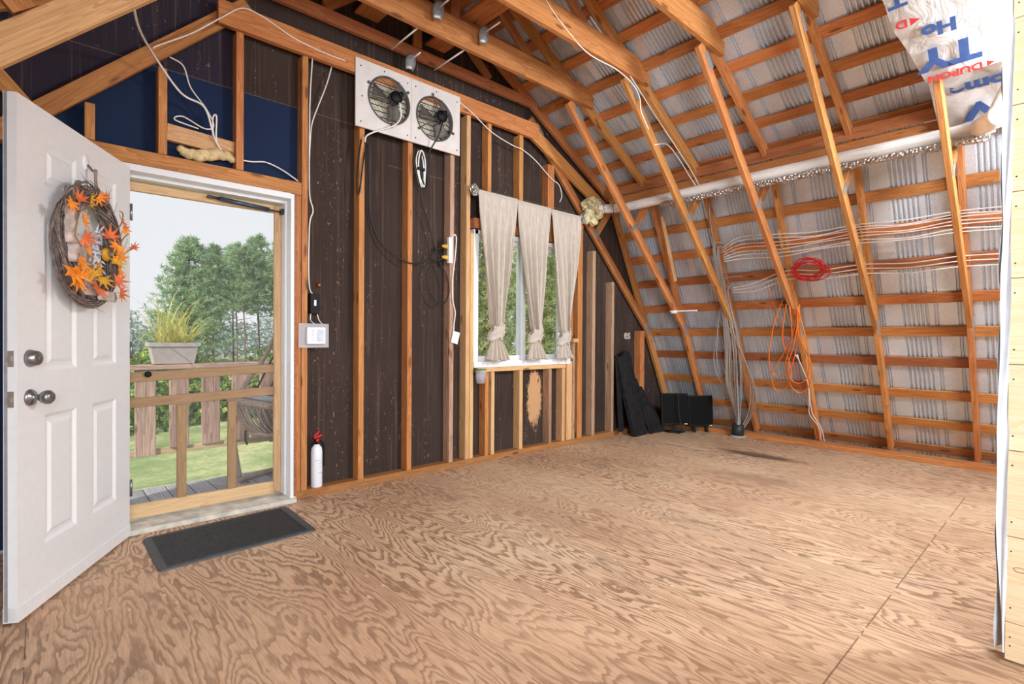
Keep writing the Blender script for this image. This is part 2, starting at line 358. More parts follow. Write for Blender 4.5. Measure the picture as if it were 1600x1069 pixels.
    # pale paint drips
    vo = N(n, 'ShaderNodeTexVoronoi'); vo.inputs['Scale'].default_value = 1.0; n.links.new(mapping(n, g.outputs['Position'], (16, 9, 1)), vo.inputs['Vector'])
    sp2 = mth(n, 'LESS_THAN', vo.outputs['Distance'], 0.11); reg = noise(n, g.outputs['Position'], 1.1, 2); sp2 = mth(n, 'MULTIPLY', sp2, mth(n, 'GREATER_THAN', reg, 0.56))
    c = mixc(n, mth(n, 'MULTIPLY', sp2, 0.55), c, srgb(228, 214, 196))
    n.links.new(c, p.inputs['Base Color']); bump(n, p, mth(n, 'ADD', line.outputs[0], fine), 0.15, 0.003); return m
FLOORM = floor_mat()

def sheath_mat():
    m, n, p = mat_base('black_brown_fibreboard', 0.85, 0, srgb(60, 49, 44), 0.2)
    g = N(n, 'ShaderNodeNewGeometry'); sp = N(n, 'ShaderNodeSeparateXYZ'); n.links.new(g.outputs['Position'], sp.inputs[0]); X, Z = sp.outputs[0], sp.outputs[2]
    tone = noise(n, g.outputs['Position'], 1.5, 3); fib = noise(n, g.outputs['Position'], 160, 3, 0.7)
    base = ramp(n, [(0.3, srgb(48, 37, 34)), (0.7, srgb(70, 56, 50))]); n.links.new(mth(n, 'ADD', mth(n, 'MULTIPLY', tone, 0.55), mth(n, 'MULTIPLY', fib, 0.45)), base.inputs[0]); c = base.outputs[0]
    # a sheet that was painted navy over the door
    nav = mth(n, 'MULTIPLY', mth(n, 'LESS_THAN', X, 1.345), mth(n, 'LESS_THAN', Z, 2.655))
    nav = mth(n, 'MULTIPLY', nav, mth(n, 'LESS_THAN', mth(n, 'SUBTRACT', Z, mth(n, 'MULTIPLY', X, 0.95)), 2.25))      # paint stops behind the end strut
    c = mixc(n, nav, c, mixc(n, 0.4, srgb(27, 42, 72), base.outputs[0], 'MULTIPLY') if 0 else srgb(29, 44, 74))
    pur = mth(n, 'MULTIPLY', mth(n, 'LESS_THAN', X, 0.9), mth(n, 'SUBTRACT', 1.0, nav)); c = mixc(n, mth(n, 'MULTIPLY', pur, 0.6), c, srgb(42, 40, 62))
    # vertical streaks and chips
    st = noise(n, mapping(n, g.outputs['Position'], (60, 1, 1.2)), 1.0, 3, 0.7); sr = ramp(n, [(0.54, (0, 0, 0)), (0.70, (1, 1, 1))]); n.links.new(st, sr.inputs[0])
    c = mixc(n, mth(n, 'MULTIPLY', mth(n, 'MULTIPLY', sr.outputs[0], 0.35), mth(n, 'SUBTRACT', 1.0, nav)), c, srgb(120, 98, 84))
    ch = noise(n, mapping(n, g.outputs['Position'], (85, 1, 26)), 1.0, 4, 0.75); cl = noise(n, mapping(n, g.outputs['Position'], (9, 1, 0.8), (3, 0, 1)), 1.0, 2)
    cr = mth(n, 'MULTIPLY', mth(n, 'GREATER_THAN', ch, 0.645), mth(n, 'GREATER_THAN', cl, 0.53)); c = mixc(n, mth(n, 'MULTIPLY', mth(n, 'MULTIPLY', cr, 0.7), mth(n, 'SUBTRACT', 1.0, mth(n, 'MULTIPLY', nav, 0.9))), c, srgb(176, 150, 128))
    # horizontal sheet joints
    for zz, x0, x1 in ((2.655, -3, 2.2), (2.42, 2.0, 9), (1.62, 1.5, 2.6)):
        ln = mth(n, 'MULTIPLY', mth(n, 'LESS_THAN', mth(n, 'ABSOLUTE', mth(n, 'SUBTRACT', Z, zz)), 0.003), mth(n, 'MULTIPLY', mth(n, 'GREATER_THAN', X, x0), mth(n, 'LESS_THAN', X, x1)))
        c = mixc(n, mth(n, 'MULTIPLY', ln, 0.5 if zz != 1.62 else 0), c, srgb(120, 102, 90))
    # bare patch under the window
    dx = mth(n, 'DIVIDE', mth(n, 'SUBTRACT', X, 3.62), 0.105); dz = mth(n, 'DIVIDE', mth(n, 'SUBTRACT', Z, 0.49), 0.30)
    d = mth(n, 'ADD', mth(n, 'SQRT', mth(n, 'ADD', mth(n, 'MULTIPLY', dx, dx), mth(n, 'MULTIPLY', dz, dz))), mth(n, 'MULTIPLY', mth(n, 'SUBTRACT', noise(n, mapping(n, g.outputs['Position'], (60, 1, 14)), 1.0, 4, 0.75), 0.5), 1.6))
    e = ramp(n, [(0.86, (1, 1, 1)), (0.94, (0, 0, 0))]); n.links.new(d, e.inputs[0]); c = mixc(n, e.outputs[0], c, srgb(200, 156, 112))
    n.links.new(c, p.inputs['Base Color']); bump(n, p, fib, 0.3, 0.002); return m
SHEATH = sheath_mat()
def tyvek_mat():
    m, n, p = mat_base('housewrap', 0.5, 0, srgb(228, 222, 220)); t = N(n, 'ShaderNodeTexCoord')
    v = noise(n, t.outputs['Object'], 7, 4, 0.6, dist=1.2); r = ramp(n, [(0.3, srgb(190, 184, 182)), (0.6, srgb(220, 215, 213))]); n.links.new(v, r.inputs[0])
    n.links.new(r.outputs[0], p.inputs['Base Color']); bump(n, p, v, 0.3, 0.04); return m
WRAP = tyvek_mat()
def pine_mat():
    m, n, p = mat_base('pale_pine_boards', 0.5, 0, srgb(240, 218, 180), 0.3); g = N(n, 'ShaderNodeNewGeometry'); P_ = g.outputs['Position']
    sp = N(n, 'ShaderNodeSeparateXYZ'); n.links.new(P_, sp.inputs[0]); row = mth(n, 'FLOOR', mth(n, 'DIVIDE', mth(n, 'SUBTRACT', sp.outputs[2], 0.13), 0.2925))
    cv = N(n, 'ShaderNodeCombineXYZ'); n.links.new(mth(n, 'MULTIPLY', row, 7.1), cv.inputs[0]); n.links.new(sp.outputs[1], cv.inputs[1]); n.links.new(sp.outputs[2], cv.inputs[2])
    a = noise(n, mapping(n, cv.outputs[0], (1, 1.6, 26)), 1.0, 3, 0.5, dist=0.8); b_ = noise(n, mapping(n, cv.outputs[0], (1, 0.1, 0.1)), 1.0, 1)
    f = mth(n, 'ADD', mth(n, 'MULTIPLY', mth(n, 'FRACT', mth(n, 'MULTIPLY', a, 5)), 0.3), mth(n, 'MULTIPLY', b_, 0.7))
    r = ramp(n, [(0.25, srgb(226, 206, 176)), (0.75, srgb(206, 176, 134))]); n.links.new(f, r.inputs[0]); n.links.new(r.outputs[0], p.inputs['Base Color']); return m
PINE = pine_mat()
def grass_mat():
    m, n, p = mat_base('lawn', 0.9, 0, srgb(120, 150, 70), 0.2); g = N(n, 'ShaderNodeNewGeometry')
    v = noise(n, g.outputs['Position'], 0.45, 5, 0.75); v2 = noise(n, g.outputs['Position'], 9, 4, 0.7)
    r = ramp(n, [(0.34, srgb(98, 126, 78)), (0.5, srgb(146, 160, 108)), (0.60, srgb(186, 186, 138)), (0.68, srgb(212, 198, 168))]); n.links.new(mth(n, 'ADD', mth(n, 'MULTIPLY', v, 0.75), mth(n, 'MULTIPLY', v2, 0.25)), r.inputs[0])
    n.links.new(r.outputs[0], p.inputs['Base Color']); bump(n, p, v2, 0.6, 0.05); return m
LAWN = grass_mat()
def leaf_mat(name, a, b, tr=0.35):
    m, n, p = mat_base(name, 0.7, 0, a, 0.2); g = N(n, 'ShaderNodeNewGeometry'); oi = N(n, 'ShaderNodeObjectInfo')
    v = noise(n, g.outputs['Position'], 1.7, 3); r = ramp(n, [(0.35, a), (0.65, b)]); n.links.new(v, r.inputs[0])
    hs = N(n, 'ShaderNodeHueSaturation'); n.links.new(mth(n, 'ADD', mth(n, 'MULTIPLY', oi.outputs['Random'], 0.3), 0.85), hs.inputs['Value']); n.links.new(r.outputs[0], hs.inputs['Color'])
    n.links.new(hs.outputs[0], p.inputs['Base Color'])
    tl = N(n, 'ShaderNodeBsdfTranslucent'); n.links.new(hs.outputs[0], tl.inputs[0]); mx = N(n, 'ShaderNodeMixShader'); mx.inputs[0].default_value = tr
    n.links.new(p.outputs[0], mx.inputs[1]); n.links.new(tl.outputs[0], mx.inputs[2]); n.links.new(mx.outputs[0], n.nodes['Material Output'].inputs[0]); return m
NEEDLE = leaf_mat('pine_needles', srgb(112, 148, 112), srgb(172, 194, 150))
NEEDLEY = leaf_mat('sunlit_needles', srgb(120, 140, 100), srgb(196, 204, 142))  # sunlit look and glass haze mixed into the needle colour
BUSHM = leaf_mat('bush_leaves', srgb(104, 142, 72), srgb(186, 204, 122))
FARM = leaf_mat('far_leaves', srgb(158, 176, 176), srgb(188, 202, 198), 0.3)  # distance haze is put into this pale blue-grey leaf colour
BLADEG = leaf_mat('strap_leaf', srgb(196, 200, 84), srgb(236, 228, 150), 0.4)
TRUNK = plain('pine_bark', srgb(120, 98, 88), 0.9, 0, 0.2, sc=10)

# ------------------------------------------------------------------ room shell
YW = 3.56            # front face of the studs
MX = 2.23            # ridge line
EAVE = 6.07; SLOPE = 0.507; KX, KZ = 4.75, 2.60; US = 0.56
def roof_z(x, off=0.0):
    x = x if x >= MX else 2*MX-x
    return min((EAVE+off-x)/SLOPE, KZ+US*(KX-x)+off*1.0)
YB = -2.4; FZ = -0.017
b = MB(); b.box((2*MX-6.3, YB, -0.06), (6.3, 3.66, FZ)); fl = tag(b.build('floor', FLOORM), kind='structure')

# gable sheathing with openings for door and window
DX0, DX1, DZ1 = 0.295, 1.275, 2.05
WX0, WX1, WZ0, WZ1 = 2.80, 4.07, 0.865, 2.03
def col(b, x0, x1, z0, z1=None):
    if z1 is not None: b.box((x0, 3.650, z0), (x1, 3.664, z1)); return
    xs = [x0]+[x for x in (2*MX-KX-0.03, MX, KX+0.03) if x0 < x < x1]+[x1]
    top = [(x, 3.650, max(z0+0.001, roof_z(x, 0.12))) for x in xs]
    b.prism([(x0, 3.650, z0), (x1, 3.650, z0)]+top[::-1], (0, 0.014, 0))
b = MB()
col(b, 2*MX-6.18, DX0, 0); col(b, DX0, DX1, DZ1); col(b, DX1, WX0, 0); col(b, WX0, WX1, 0, WZ0); col(b, WX0, WX1, WZ1); col(b, WX1, 6.18, 0)
wb = tag(b.build('wall_back', SHEATH), kind='structure')
lg = textobj('printed_mark', 'es', 0.15, axes((5.10, 3.6485, 1.085), (1, 0, 0), (0, 0, 1), (0, -1, 0)), PALEINK, wb, 0, 0.004)
lg['label'] = 'pale printed letters on the dark board'

# corrugated roof sheets -------------------------------------------------
def corr_profile(y0, y1):
    pts = []; y = y0; rnd = random.Random(3)
    def rib(y, p, a): return [(y, 0), (y+p*0.25, a), (y+p*0.45, a), (y+p*0.70, 0)]
    while y < y1:
        far = y > 1.7
        for k in range(rnd.choice((11, 12, 13)) if far else rnd.choice((5, 6, 7))):
            pts += rib(y, 0.032, 0.016); y += 0.032
        for k in range(1 if far else 2):
            pts.append((y, 0)); y += 0.06 if far else 0.115; pts += rib(y, 0.018, 0.012); y += 0.018
            pts += rib(y, 0.018, 0.012); y += 0.018
        pts.append((y, 0)); y += 0.03
    return [p for p in pts if p[0] <= y1]
prof = corr_profile(-2.3, 3.68)
def sheet(name, a, bb, nrm, label=None):
    a = V(a); bb = V(bb); nrm = V(nrm).normalized(); vs = []
    for y, h in prof:
        for q in (a, bb): vs.append((q.x+nrm.x*h, y, q.z+nrm.z*h))
    fs = [(2*i, 2*i+1, 2*i+3, 2*i+2) for i in range(len(prof)-1)]
    b = MB(); b.add(vs, fs, False); return b
OFF = 0.128        # rafters (0.09) + strapping (0.02) measured square to the slope
nl = V((1, 0, SLOPE)).normalized(); nu = V((US, 0, 1)).normalized()
def lowp(z, off): x = EAVE-SLOPE*z; return V((x, 0, z))+nl*off
def upp(x, off): return V((x, 0, KZ+US*(KX-x)))+nu*off
RD = 0.089          # rafter depth
lo_in = RD+0.020; up_in = RD+0.020
sheet('x', lowp(-0.15, lo_in+0.004), lowp(2.76, lo_in+0.004), nl).build('wall_right', METAL)['kind'] = 'structure'
b = sheet('x', upp(5.0, up_in+0.004), upp(MX-0.12, up_in+0.004), nu)
def mir(p): return V((2*MX-p[0], p[1], p[2]))
b2 = MB(); b2.add([mir(v) for v in b.v], [f[::-1] for f in b.f]); b.add(b2.v, b2.f)
b.build('ceiling', METAL)['kind'] = 'structure'
b = sheet('x', lowp(-0.15, lo_in+0.004), lowp(2.76, lo_in+0.004), nl); b2 = MB(); b2.add([mir(v) for v in b.v], [f[::-1] for f in b.f]); b2.build('wall_left', METAL)['kind'] = 'structure'

# strapping (purlins) -----------------------------------------------------
PY0, PY1 = -2.2, 3.645
low_names = ['at the foot of the right slope', 'second up from the floor on the right slope', 'third up from the floor, right slope',
  'fourth up from the floor on the right slope', 'fifth up from the floor on the right slope', 'sixth up, under the red coil',
  'behind the lower run of white cables', 'behind the upper run of white cables', 'just below the white duct']
for i, z in enumerate((0.035, 0.285, 0.56, 0.855, 1.12, 1.395, 1.68, 1.95, 2.215)):
    c = lowp(z, RD+0.0095)
    member('roof_strapping', (c.x, PY0, c.z), (c.x, PY1, c.z), 0.089, 0.018, WOOD if i % 3 else WOODR, hint=nl,
           label='horizontal roof strapping board '+low_names[i], cat='strapping board', group='strapping boards on the lower right slope')
ups = [4.66, 4.41, 4.16, 3.90, 3.64, 3.38, 3.12, 2.86, 2.60, 2.36]
upn = ['first', 'second', 'third', 'fourth', 'fifth', 'sixth', 'seventh', 'eighth', 'ninth', 'topmost']
for i, x in enumerate(ups):
    c = upp(x-0.02, RD+0.0095)
    member('roof_strapping', (c.x, PY0, c.z), (c.x, PY1, c.z), 0.092, 0.018, WOOD if i not in (7, 9) else WOODR, hint=nu,
           label='strapping board of the upper right slope, %s above the white duct' % upn[i], cat='strapping board', group='strapping boards on the upper right slope')
    if i in (9, 7, 5, 4, 3, 2, 1, 0):
        m_ = mir(c)
        member('roof_strapping', (m_.x, PY0, m_.z), (m_.x, PY1, m_.z), 0.092, 0.018, WOOD, hint=(-nu.x, 0, nu.z),
           label='strapping board of the upper left slope, %s above its knee' % upn[i], cat='strapping board', group='strapping boards on the upper left slope')

# gang nail plate
def plate_at(o, sx_, sz_, ang, y, parent):
    b = MB(); M = Matrix.Translation(V((o[0], y, o[1]))) @ Matrix.Rotation(ang, 4, 'Y')
    b.box((-sx_/2, -0.0012, -sz_/2), (sx_/2, 0.0012, sz_/2), M)
    return b.build('nail_plate', PLATE, parent)

# trusses -----------------------------------------------------------------
T = 0.038
def truss(Y, label, left=True, gable=False, right=True, chord=True):
    r = empty('roof_truss', (EAVE, Y, 0), label, 'roof truss', 'gambrel roof trusses')
    W = WOOD
    thick = {'lower_rafter': 0.038, 'upper_rafter': 0.0372, 'inner_strut': 0.0364, 'knee_web': 0.034, 'web': 0.033, 'king_post': 0.0325}
    def mem(name, a, b_, d, hint, y=Y, e0=0, e1=0, mat=None):
        return member(name, (a[0], y, a[1]), (b_[0], y, b_[1]), thick.get(name, T), d, mat or W, r, hint=hint, e0=e0, e1=e1)
    def side(f):
        s = 1 if f(1, 0)[0] == 1 else -1
        hl = (nl.x*s, 0, nl.z); hu = (nu.x*s, 0, nu.z)
        a0 = lowp(0.03, RD/2); k = lowp(KZ-0.06, RD/2)
        mem('lower_rafter', f(a0.x, a0.z), f(k.x, k.z), RD, hl)
        u0 = upp(KX-0.03, RD/2); u1 = upp(MX+0.01, RD/2); mem('upper_rafter', f(u0.x, u0.z), f(u1.x, u1.z), RD, hu)
        # inner 45 degree strut
        if s == -1 and Y == 3.10: return
        dz = -0.06 if (s == -1 and Y == 2.51) else 0
        st = mem('inner_strut', f(3.48, 3.19+dz), f(5.585, 1.135+dz), 0.089 if not dz else 0.11, (0.7*s, 0, 0.7), mat=WOODL if dz else None)
        kw = mem('knee_web', f(4.50, 2.22), f(4.73, 2.50), 0.075, (-0.7*s, 0, 0.7))
        if s == 1:
            plate_at(f(4.49, 2.23), 0.05, 0.11, pi/4, Y-0.0205, st); plate_at(f(5.50, 1.20), 0.17, 0.06, pi/3, Y-0.0205, st)
            plate_at(f(3.60, 3.11), 0.13, 0.055, pi/4, Y-0.0205, st)
    if right: side(lambda x, z: (x, z))
    if left: side(lambda x, z: (2*MX-x, z) if not (x == 1 and z == 0) else (-1, 0))
    if chord:
        if gable:
            mem('ceiling_chord', (0.84, 3.345), (3.55, 3.345), 0.089, (0, 0, 1), mat=WOODR)
        else:
            mem('ceiling_chord', (0.70, 3.285), (3.76, 3.285), 0.184, (0, 0, 1), y=Y-0.039)
            mem('ceiling_chord_ply', (0.85, 3.41), (3.62, 3.41), 0.089, (0, 0, 1), y=Y+0.039, mat=WOODR)
        for sx_ in (-1, 1):
            mem('web', (MX+sx_*0.75, 3.40), (MX+sx_*0.12, 3.93), 0.075, (0.5*sx_, 0, 0.8), mat=WOODR)
        mem('king_post', (MX, 3.40), (MX, 3.93), 0.075, (1, 0, 0), mat=WOODR)
    return r
# flip f test helper
def truss_side_fix(): pass
TY = [(0.61, 'wooden roof truss nearest the camera, its strut topped by the house wrap'),
      (1.24, 'second wooden roof truss from the camera, left of the housewrap'),
      (1.87, 'third wooden roof truss, the one carrying the hanging orange cord'),
      (2.51, 'fourth wooden roof truss, right of the grey cable bundle and black conduit collar'),
      (3.10, 'roof truss one bay out from the back wall, heavy chord above the fans'),
      (3.605, 'end roof truss standing against the dark back wall')]
for y, l in TY: truss(y, l, gable=(y > 3.5))
truss(-0.02, 'roof truss level with the camera, above the pine partition')
truss(-0.65, 'roof truss just behind the camera')

# boards bolted along the knee line, lying on the rafters
for i, (x, z, l) in enumerate(((4.66, 2.585, 'lower of the two long boards running along the knee of the roof above the duct'), (4.58, 2.66, 'upper of the two long boards running along the knee of the roof above the duct'))):
    member('knee_board', (x+0.06, PY0, z+0.02), (x+0.06, 3.58, z+0.02), 0.086, 0.03, WOODR if i else WOOD, hint=(1, 0, 0.4), label=l, cat='beam')

# ------------------------------------------------------------------ gable framing
def stud(x0, x1, z0, z1, label, mat=WOOD, y0=YW, y1=3.649, cat='wall stud', group='bare studs of the back wall', name='wall_stud'):
    return member(name, ((x0+x1)/2, (y0+y1)/2, z0), ((x0+x1)/2, (y0+y1)/2, z1), x1-x0, y1-y0, mat, hint=(0, 1, 0), label=label, cat=cat, group=group)
PZ = 0.038
member('bottom_plate', (1.262, 3.6045, (PZ+FZ)/2), (5.98, 3.6045, (PZ+FZ)/2), 0.089, PZ-FZ, WOODR, hint=(0, 0, 1), label='long floor plate under the studs of the dark back wall', cat='wall plate')
member('bottom_plate', (5.98, -2.2, 0.005), (5.98, 3.555, 0.005), 0.19, 0.044, WOOD, hint=(0, 0, 1), label='flat floor plank along the foot of the right slope', cat='wall plate')
stud(1.268, 1.306, PZ, 2.035, 'short trimmer stud tight beside the white door jamb', WOOD)
stud(1.310, 1.350, PZ, 2.985, 'tall stud right of the door, behind the small control panel', WOOD)
stud(1.722, 1.764, PZ, 2.985, 'stud just right of the fire extinguisher, under the left fan board', WOOD)
stud(2.128, 2.170, PZ, 2.985, 'stud under the joint of the two fan boards, crossed by the black cord', WOOD)
stud(2.530, 2.572, PZ, 2.985, 'stud holding the white power strip', WOODG)
stud(2.70, 2.742, PZ, 2.99, 'pale new stud left of the window, outer of a pair', WOODL)
stud(2.747, 2.785, PZ, 1.99, 'pale new stud touching the window jamb, inner of a pair', WOODL)
stud(2.92, 2.958, PZ, 0.78, 'short orange stud under the left end of the window', WOOD)
stud(2.990, 3.028, PZ, 0.78, 'short pale stud paired under the left end of the window', WOODL)
stud(3.335, 3.378, PZ, 0.78, 'short stud under the window, left of the bare patch', WOODL)
stud(3.735, 3.775, PZ, 0.78, 'short stud under the window, right of the bare patch', WOODG)
stud(3.93, 3.972, PZ, 0.78, 'short stud under the right end of the window sill', WOODL)
stud(4.00, 4.082, PZ, 0.85, 'wide pale double stud below the right curtain', WOODL)
stud(4.09, 4.125, PZ, 1.04, 'short greyed stud under the little shelf right of the window', WOODG)
stud(4.165, 4.24, PZ, 2.24, 'heavy double stud right of the little shelf', WOOD)
stud(4.405, 4.455, PZ, 2.03, 'tall pale stud below the end strut, right of the window', WOODG)
stud(4.745, 4.79, PZ, 1.72, 'pale stud ending halfway up under the end strut', WOODG)
stud(5.31, 5.395, PZ, 1.18, 'short wide post in the far right corner behind the black boards', WOOD)
# short pieces above the window
stud(2.935, 2.975, 2.13, 2.985, 'cripple stud above the window, over the left curtain', WOOD)
stud(3.315, 3.365, 2.13, 2.985, 'cripple stud above the window, over the middle curtain', WOOD)
stud(3.70, 3.79, 2.13, 2.80, 'wide cripple stud above the window, over the right curtain', WOOD)
stud(4.045, 4.085, 1.10, 2.32, 'jack stud along the right side of the window, behind the curtain', WOOD)
stud(4.18, 4.245, 2.241, 2.34, 'block on top of the double stud under the end strut', WOOD, name='wood_block', cat='wood block', group=None)
# above the door
stud(0.905, 0.948, 2.127, 2.985, 'cripple stud above the door, right of the foam patch', WOOD)
stud(0.500, 0.543, 2.127, 2.62, 'cripple stud above the door, left of the foam patch', WOOD)
stud(0.175, 0.218, 2.127, 2.32, 'shortest cripple stud above the door, beside the open leaf', WOOD)
def beam(name, x0, x1, z0, z1, label, mat=WOOD, y0=YW, y1=3.649, cat='beam'):
    return member(name, (x0, (y0+y1)/2, (z0+z1)/2), (x1, (y0+y1)/2, (z0+z1)/2), y1-y0, z1-z0, mat, hint=(0, 0, 1), label=label, cat=cat)
beam('door_header', -0.7, 1.308, 2.037, 2.125, 'thick orange header beam over the door', WOOD)
beam('top_plate', 0.80, 3.56, 2.988, 3.135, 'long top plate over the studs of the back wall, behind the fan boards', WOOD, 3.54, 3.583)
member('rafter_board', (3.50, 3.568, 3.045), (4.62, 3.568, 2.50), 0.036, 0.125, WOOD, hint=(0.45, 0, 0.9), label='board doubling the end rafter, sloping down from the top plate to the duct', cat='beam')
for bx, l in ((1.80, 'flat board bridging the chords above the left fan'), (2.41, 'flat board bridging the chords above the right fan')):
    member('bridging_board', (bx, 2.4, 3.47), (bx, 3.62, 3.47), 0.19, 0.02, WOOD, hint=(0, 0, 1), label=l, cat='board')
beam('window_header', 2.788, 4.04, 2.04, 2.128, 'header beam behind the tops of the curtains', WOOD)
beam('window_sill_plate', 2.83, 3.985, 0.782, 0.822, 'rough wooden sill plate under the white window', WOODL, cat='wall plate')
beam('wood_shelf', 4.087, 4.162, 1.043, 1.083, 'little plywood ledge between studs right of the window', WOODL, 3.545, cat='shelf')
beam('wood_block', 4.087, 4.165, 1.78, 1.86, 'blocking piece between studs right of the window', WOODR, cat='wood block')

# ------------------------------------------------------------------ door frame and screen door
b = MB()
b.box((1.228, 3.53, FZ), (1.262, 3.72, 2.03)); b.box((0.300, 3.53, FZ), (0.328, 3.72, 2.0295)); b.box((0.3285, 3.53, 1.995), (1.2275, 3.72, 2.032))
b.box((1.214, 3.60, 0.02), (1.2275, 3.715, 1.994)); b.box((0.3285, 3.605, 1.975), (1.2135, 3.71, 1.9945))
df = tag(b.build('trim_1', WHITE, bevel=0.002), kind='structure'); df['label'] = 'white painted door jamb and head'
b = MB(); b.box((0.300, 3.50, FZ), (1.262, 3.61, 0.012)); b.box((0.300, 3.61, 0.0), (1.262, 3.73, 0.012))
tag(b.build('trim_2', plain('worn_white_sill', srgb(205, 200, 190), 0.6, 0, 0.15, sc=14), bevel=0.003), kind='structure')['label'] = 'worn white door threshold'
b = MB(); b.box((1.250, 3.525, 0.02), (1.266, 3.555, 2.034)); b.box((0.34, 3.535, 2.033), (1.266, 3.56, 2.0365))
tag(b.build('trim_3', WOODR), kind='structure')
member('wood_shim', (1.262, 3.545, FZ), (1.262, 3.545, 0.04), 0.02, 0.018, WOODL, hint=(0, 1, 0), label='tiny pale wood shim at the foot of the door frame', cat='wood block')

sd = empty('screen_door', (0.37, 3.68, 0.03), 'wooden framed screen door closed behind the open white door', 'screen door')
def sm(name, p0, p1, w_, d_, mat=SCREENW): return member(name, p0, p1, w_, d_, mat, sd, hint=(0, 1, 0))
SY = 3.685
sm('stile', (1.192, SY, 0.03), (1.192, SY, 1.97), 0.042, 0.028); sm('stile', (0.350, SY, 0.03), (0.350, SY, 1.97), 0.042, 0.028)
member('top_rail', (0.3715, SY, 1.942), (1.1705, SY, 1.942), 0.028, 0.05, SCREENW, sd)
member('bottom_rail', (0.3715, SY, 0.065), (1.1705, SY, 0.065), 0.028, 0.08, SCREENW, sd)
member('cross_rail', (0.3715, SY, 0.842), (1.1705, SY, 0.870), 0.024, 0.055, SCREENT, sd)
member('cross_rail', (0.3715, SY, 0.695), (1.1705, SY, 0.718), 0.024, 0.055, SCREENT, sd)
for x in (0.637, 0.915): sm('muntin', (x, SY, 0.105), (x, SY, 0.668), 0.05, 0.022, SCREENT)
b = MB(); b.box((0.368, SY+0.012, 0.10), (1.175, SY+0.0125, 1.92)); b.build('insect_mesh', MESH, sd)
b = MB(); b.lathe([(0.001, 0), (0.016, 0.002), (0.018, 0.012), (0.012, 0.02), (0.001, 0.022)], Matrix.Translation((0.465, SY-0.014, 0.86)) @ Matrix.Rotation(pi/2, 4, 'X')); b.build('pull_knob', BLACK, sd)
cl = empty('door_closer', (0.8, 3.645, 1.95), 'dark grey pneumatic closer tube under the door head', 'door closer')
b = MB(); b.tube([(0.83, 3.64, 1.945), (1.125, 3.64, 1.925)], 0.014, 12); b.build('cylinder', plain('slate_tube', srgb(70, 84, 104), 0.35, 0.5, 0.05), cl)
b = MB(); b.tube([(1.125, 3.64, 1.925), (1.205, 3.63, 1.92)], 0.005, 8); b.box((1.195, 3.615, 1.905), (1.213, 3.655, 1.94)); b.tube([(0.77, 3.64, 1.949), (0.83, 3.64, 1.945)], 0.008, 8); b.box((0.765, 3.632, 1.942), (0.79, 3.668, 1.956)); b.build('rod', DARKST, cl)

# ------------------------------------------------------------------ open six-panel door
DA = V((0.366, 3.488, 0.005)); DB = V((-0.072, 2.680, 0.005)); du = (DB-DA).normalized(); dn = V((-du.y, du.x, 0))    # dn points away from the camera side?
if dn.x < 0: dn = -dn          # faces into the room (towards +x)
DWID, DH, DT = 0.905, 1.99, 0.044
MD = Matrix(((du.x, dn.x, 0, DA.x), (du.y, dn.y, 0, DA.y), (0, 0, 1, DA.z), (0, 0, 0, 1)))     # local x = along leaf, y = towards room, z = up
b = MB()
ucol = [(0.16, 0.384), (0.513, 0.737)]; zrow = [(0.232, 0.758), (0.935, 1.568), (1.690, 1.862)]
xs = [0.012, 0.16, 0.384, 0.513, 0.737, 0.897+0.005]; zs = [0, 0.232, 0.758, 0.935, 1.568, 1.690, 1.862, DH]
for side in (0, -DT):
    sg = -1 if side == 0 else 1
    vs = []; fs = []
    def q(a, b_, c, d): 
        n_ = len(vs); vs.extend([a, b_, c, d]); fs.append((n_, n_+1, n_+2, n_+3) if side == 0 else (n_+3, n_+2, n_+1, n_))
    for i in range(5):
        for j in range(7):
            x0, x1, z0, z1 = xs[i], xs[i+1], zs[j], zs[j+1]
            if i in (1, 3) and j in (1, 3, 5):
                loops = [(0, 0), (0.006, 0.003), (0.016, 0.009), (0.030, 0.009), (0.046, 0.0025)]
                for k in range(len(loops)-1):
                    (o0, d0), (o1, d1) = loops[k], loops[k+1]
                    A = [(x0+o0, side+sg*d0, z0+o0), (x1-o0, side+sg*d0, z0+o0), (x1-o0, side+sg*d0, z1-o0), (x0+o0, side+sg*d0, z1-o0)]
                    B = [(x0+o1, side+sg*d1, z0+o1), (x1-o1, side+sg*d1, z0+o1), (x1-o1, side+sg*d1, z1-o1), (x0+o1, side+sg*d1, z1-o1)]
                    for e in range(4): q(A[(e+1) % 4], A[e], B[e], B[(e+1) % 4])
                o1, d1 = loops[-1]; q((x1-o1, side+sg*d1, z0+o1), (x0+o1, side+sg*d1, z0+o1), (x0+o1, side+sg*d1, z1-o1), (x1-o1, side+sg*d1, z1-o1))
            else: q((x1, side, z0), (x0, side, z0), (x0, side, z1), (x1, side, z1))
    b.add(vs, fs)
x0, x1 = xs[0], xs[-1]
b.add([(x0,0,0),(x1,0,0),(x1,-DT,0),(x0,-DT,0),(x0,0,DH),(x1,0,DH),(x1,-DT,DH),(x0,-DT,DH)], [(3,2,1,0),(4,5,6,7),(1,2,6,5),(3,0,4,7)])
door = b.build('door_1', WHITE, M=MD); tag(door, kind='structure'); door['label'] = 'white six-panel door standing open'
door.data.materials.append(WHITE)
def dchild(b_, name, mat, bevel=0, lab=None):
    o = b_.build(name, mat, None, M=MD.copy()); o.parent = door; o.matrix_parent_inverse = door.matrix_basis.inverted()
    if lab: o['label'] = lab
    return o
RX = Matrix.Rotation(-pi/2, 4, 'X')     # local z -> +y
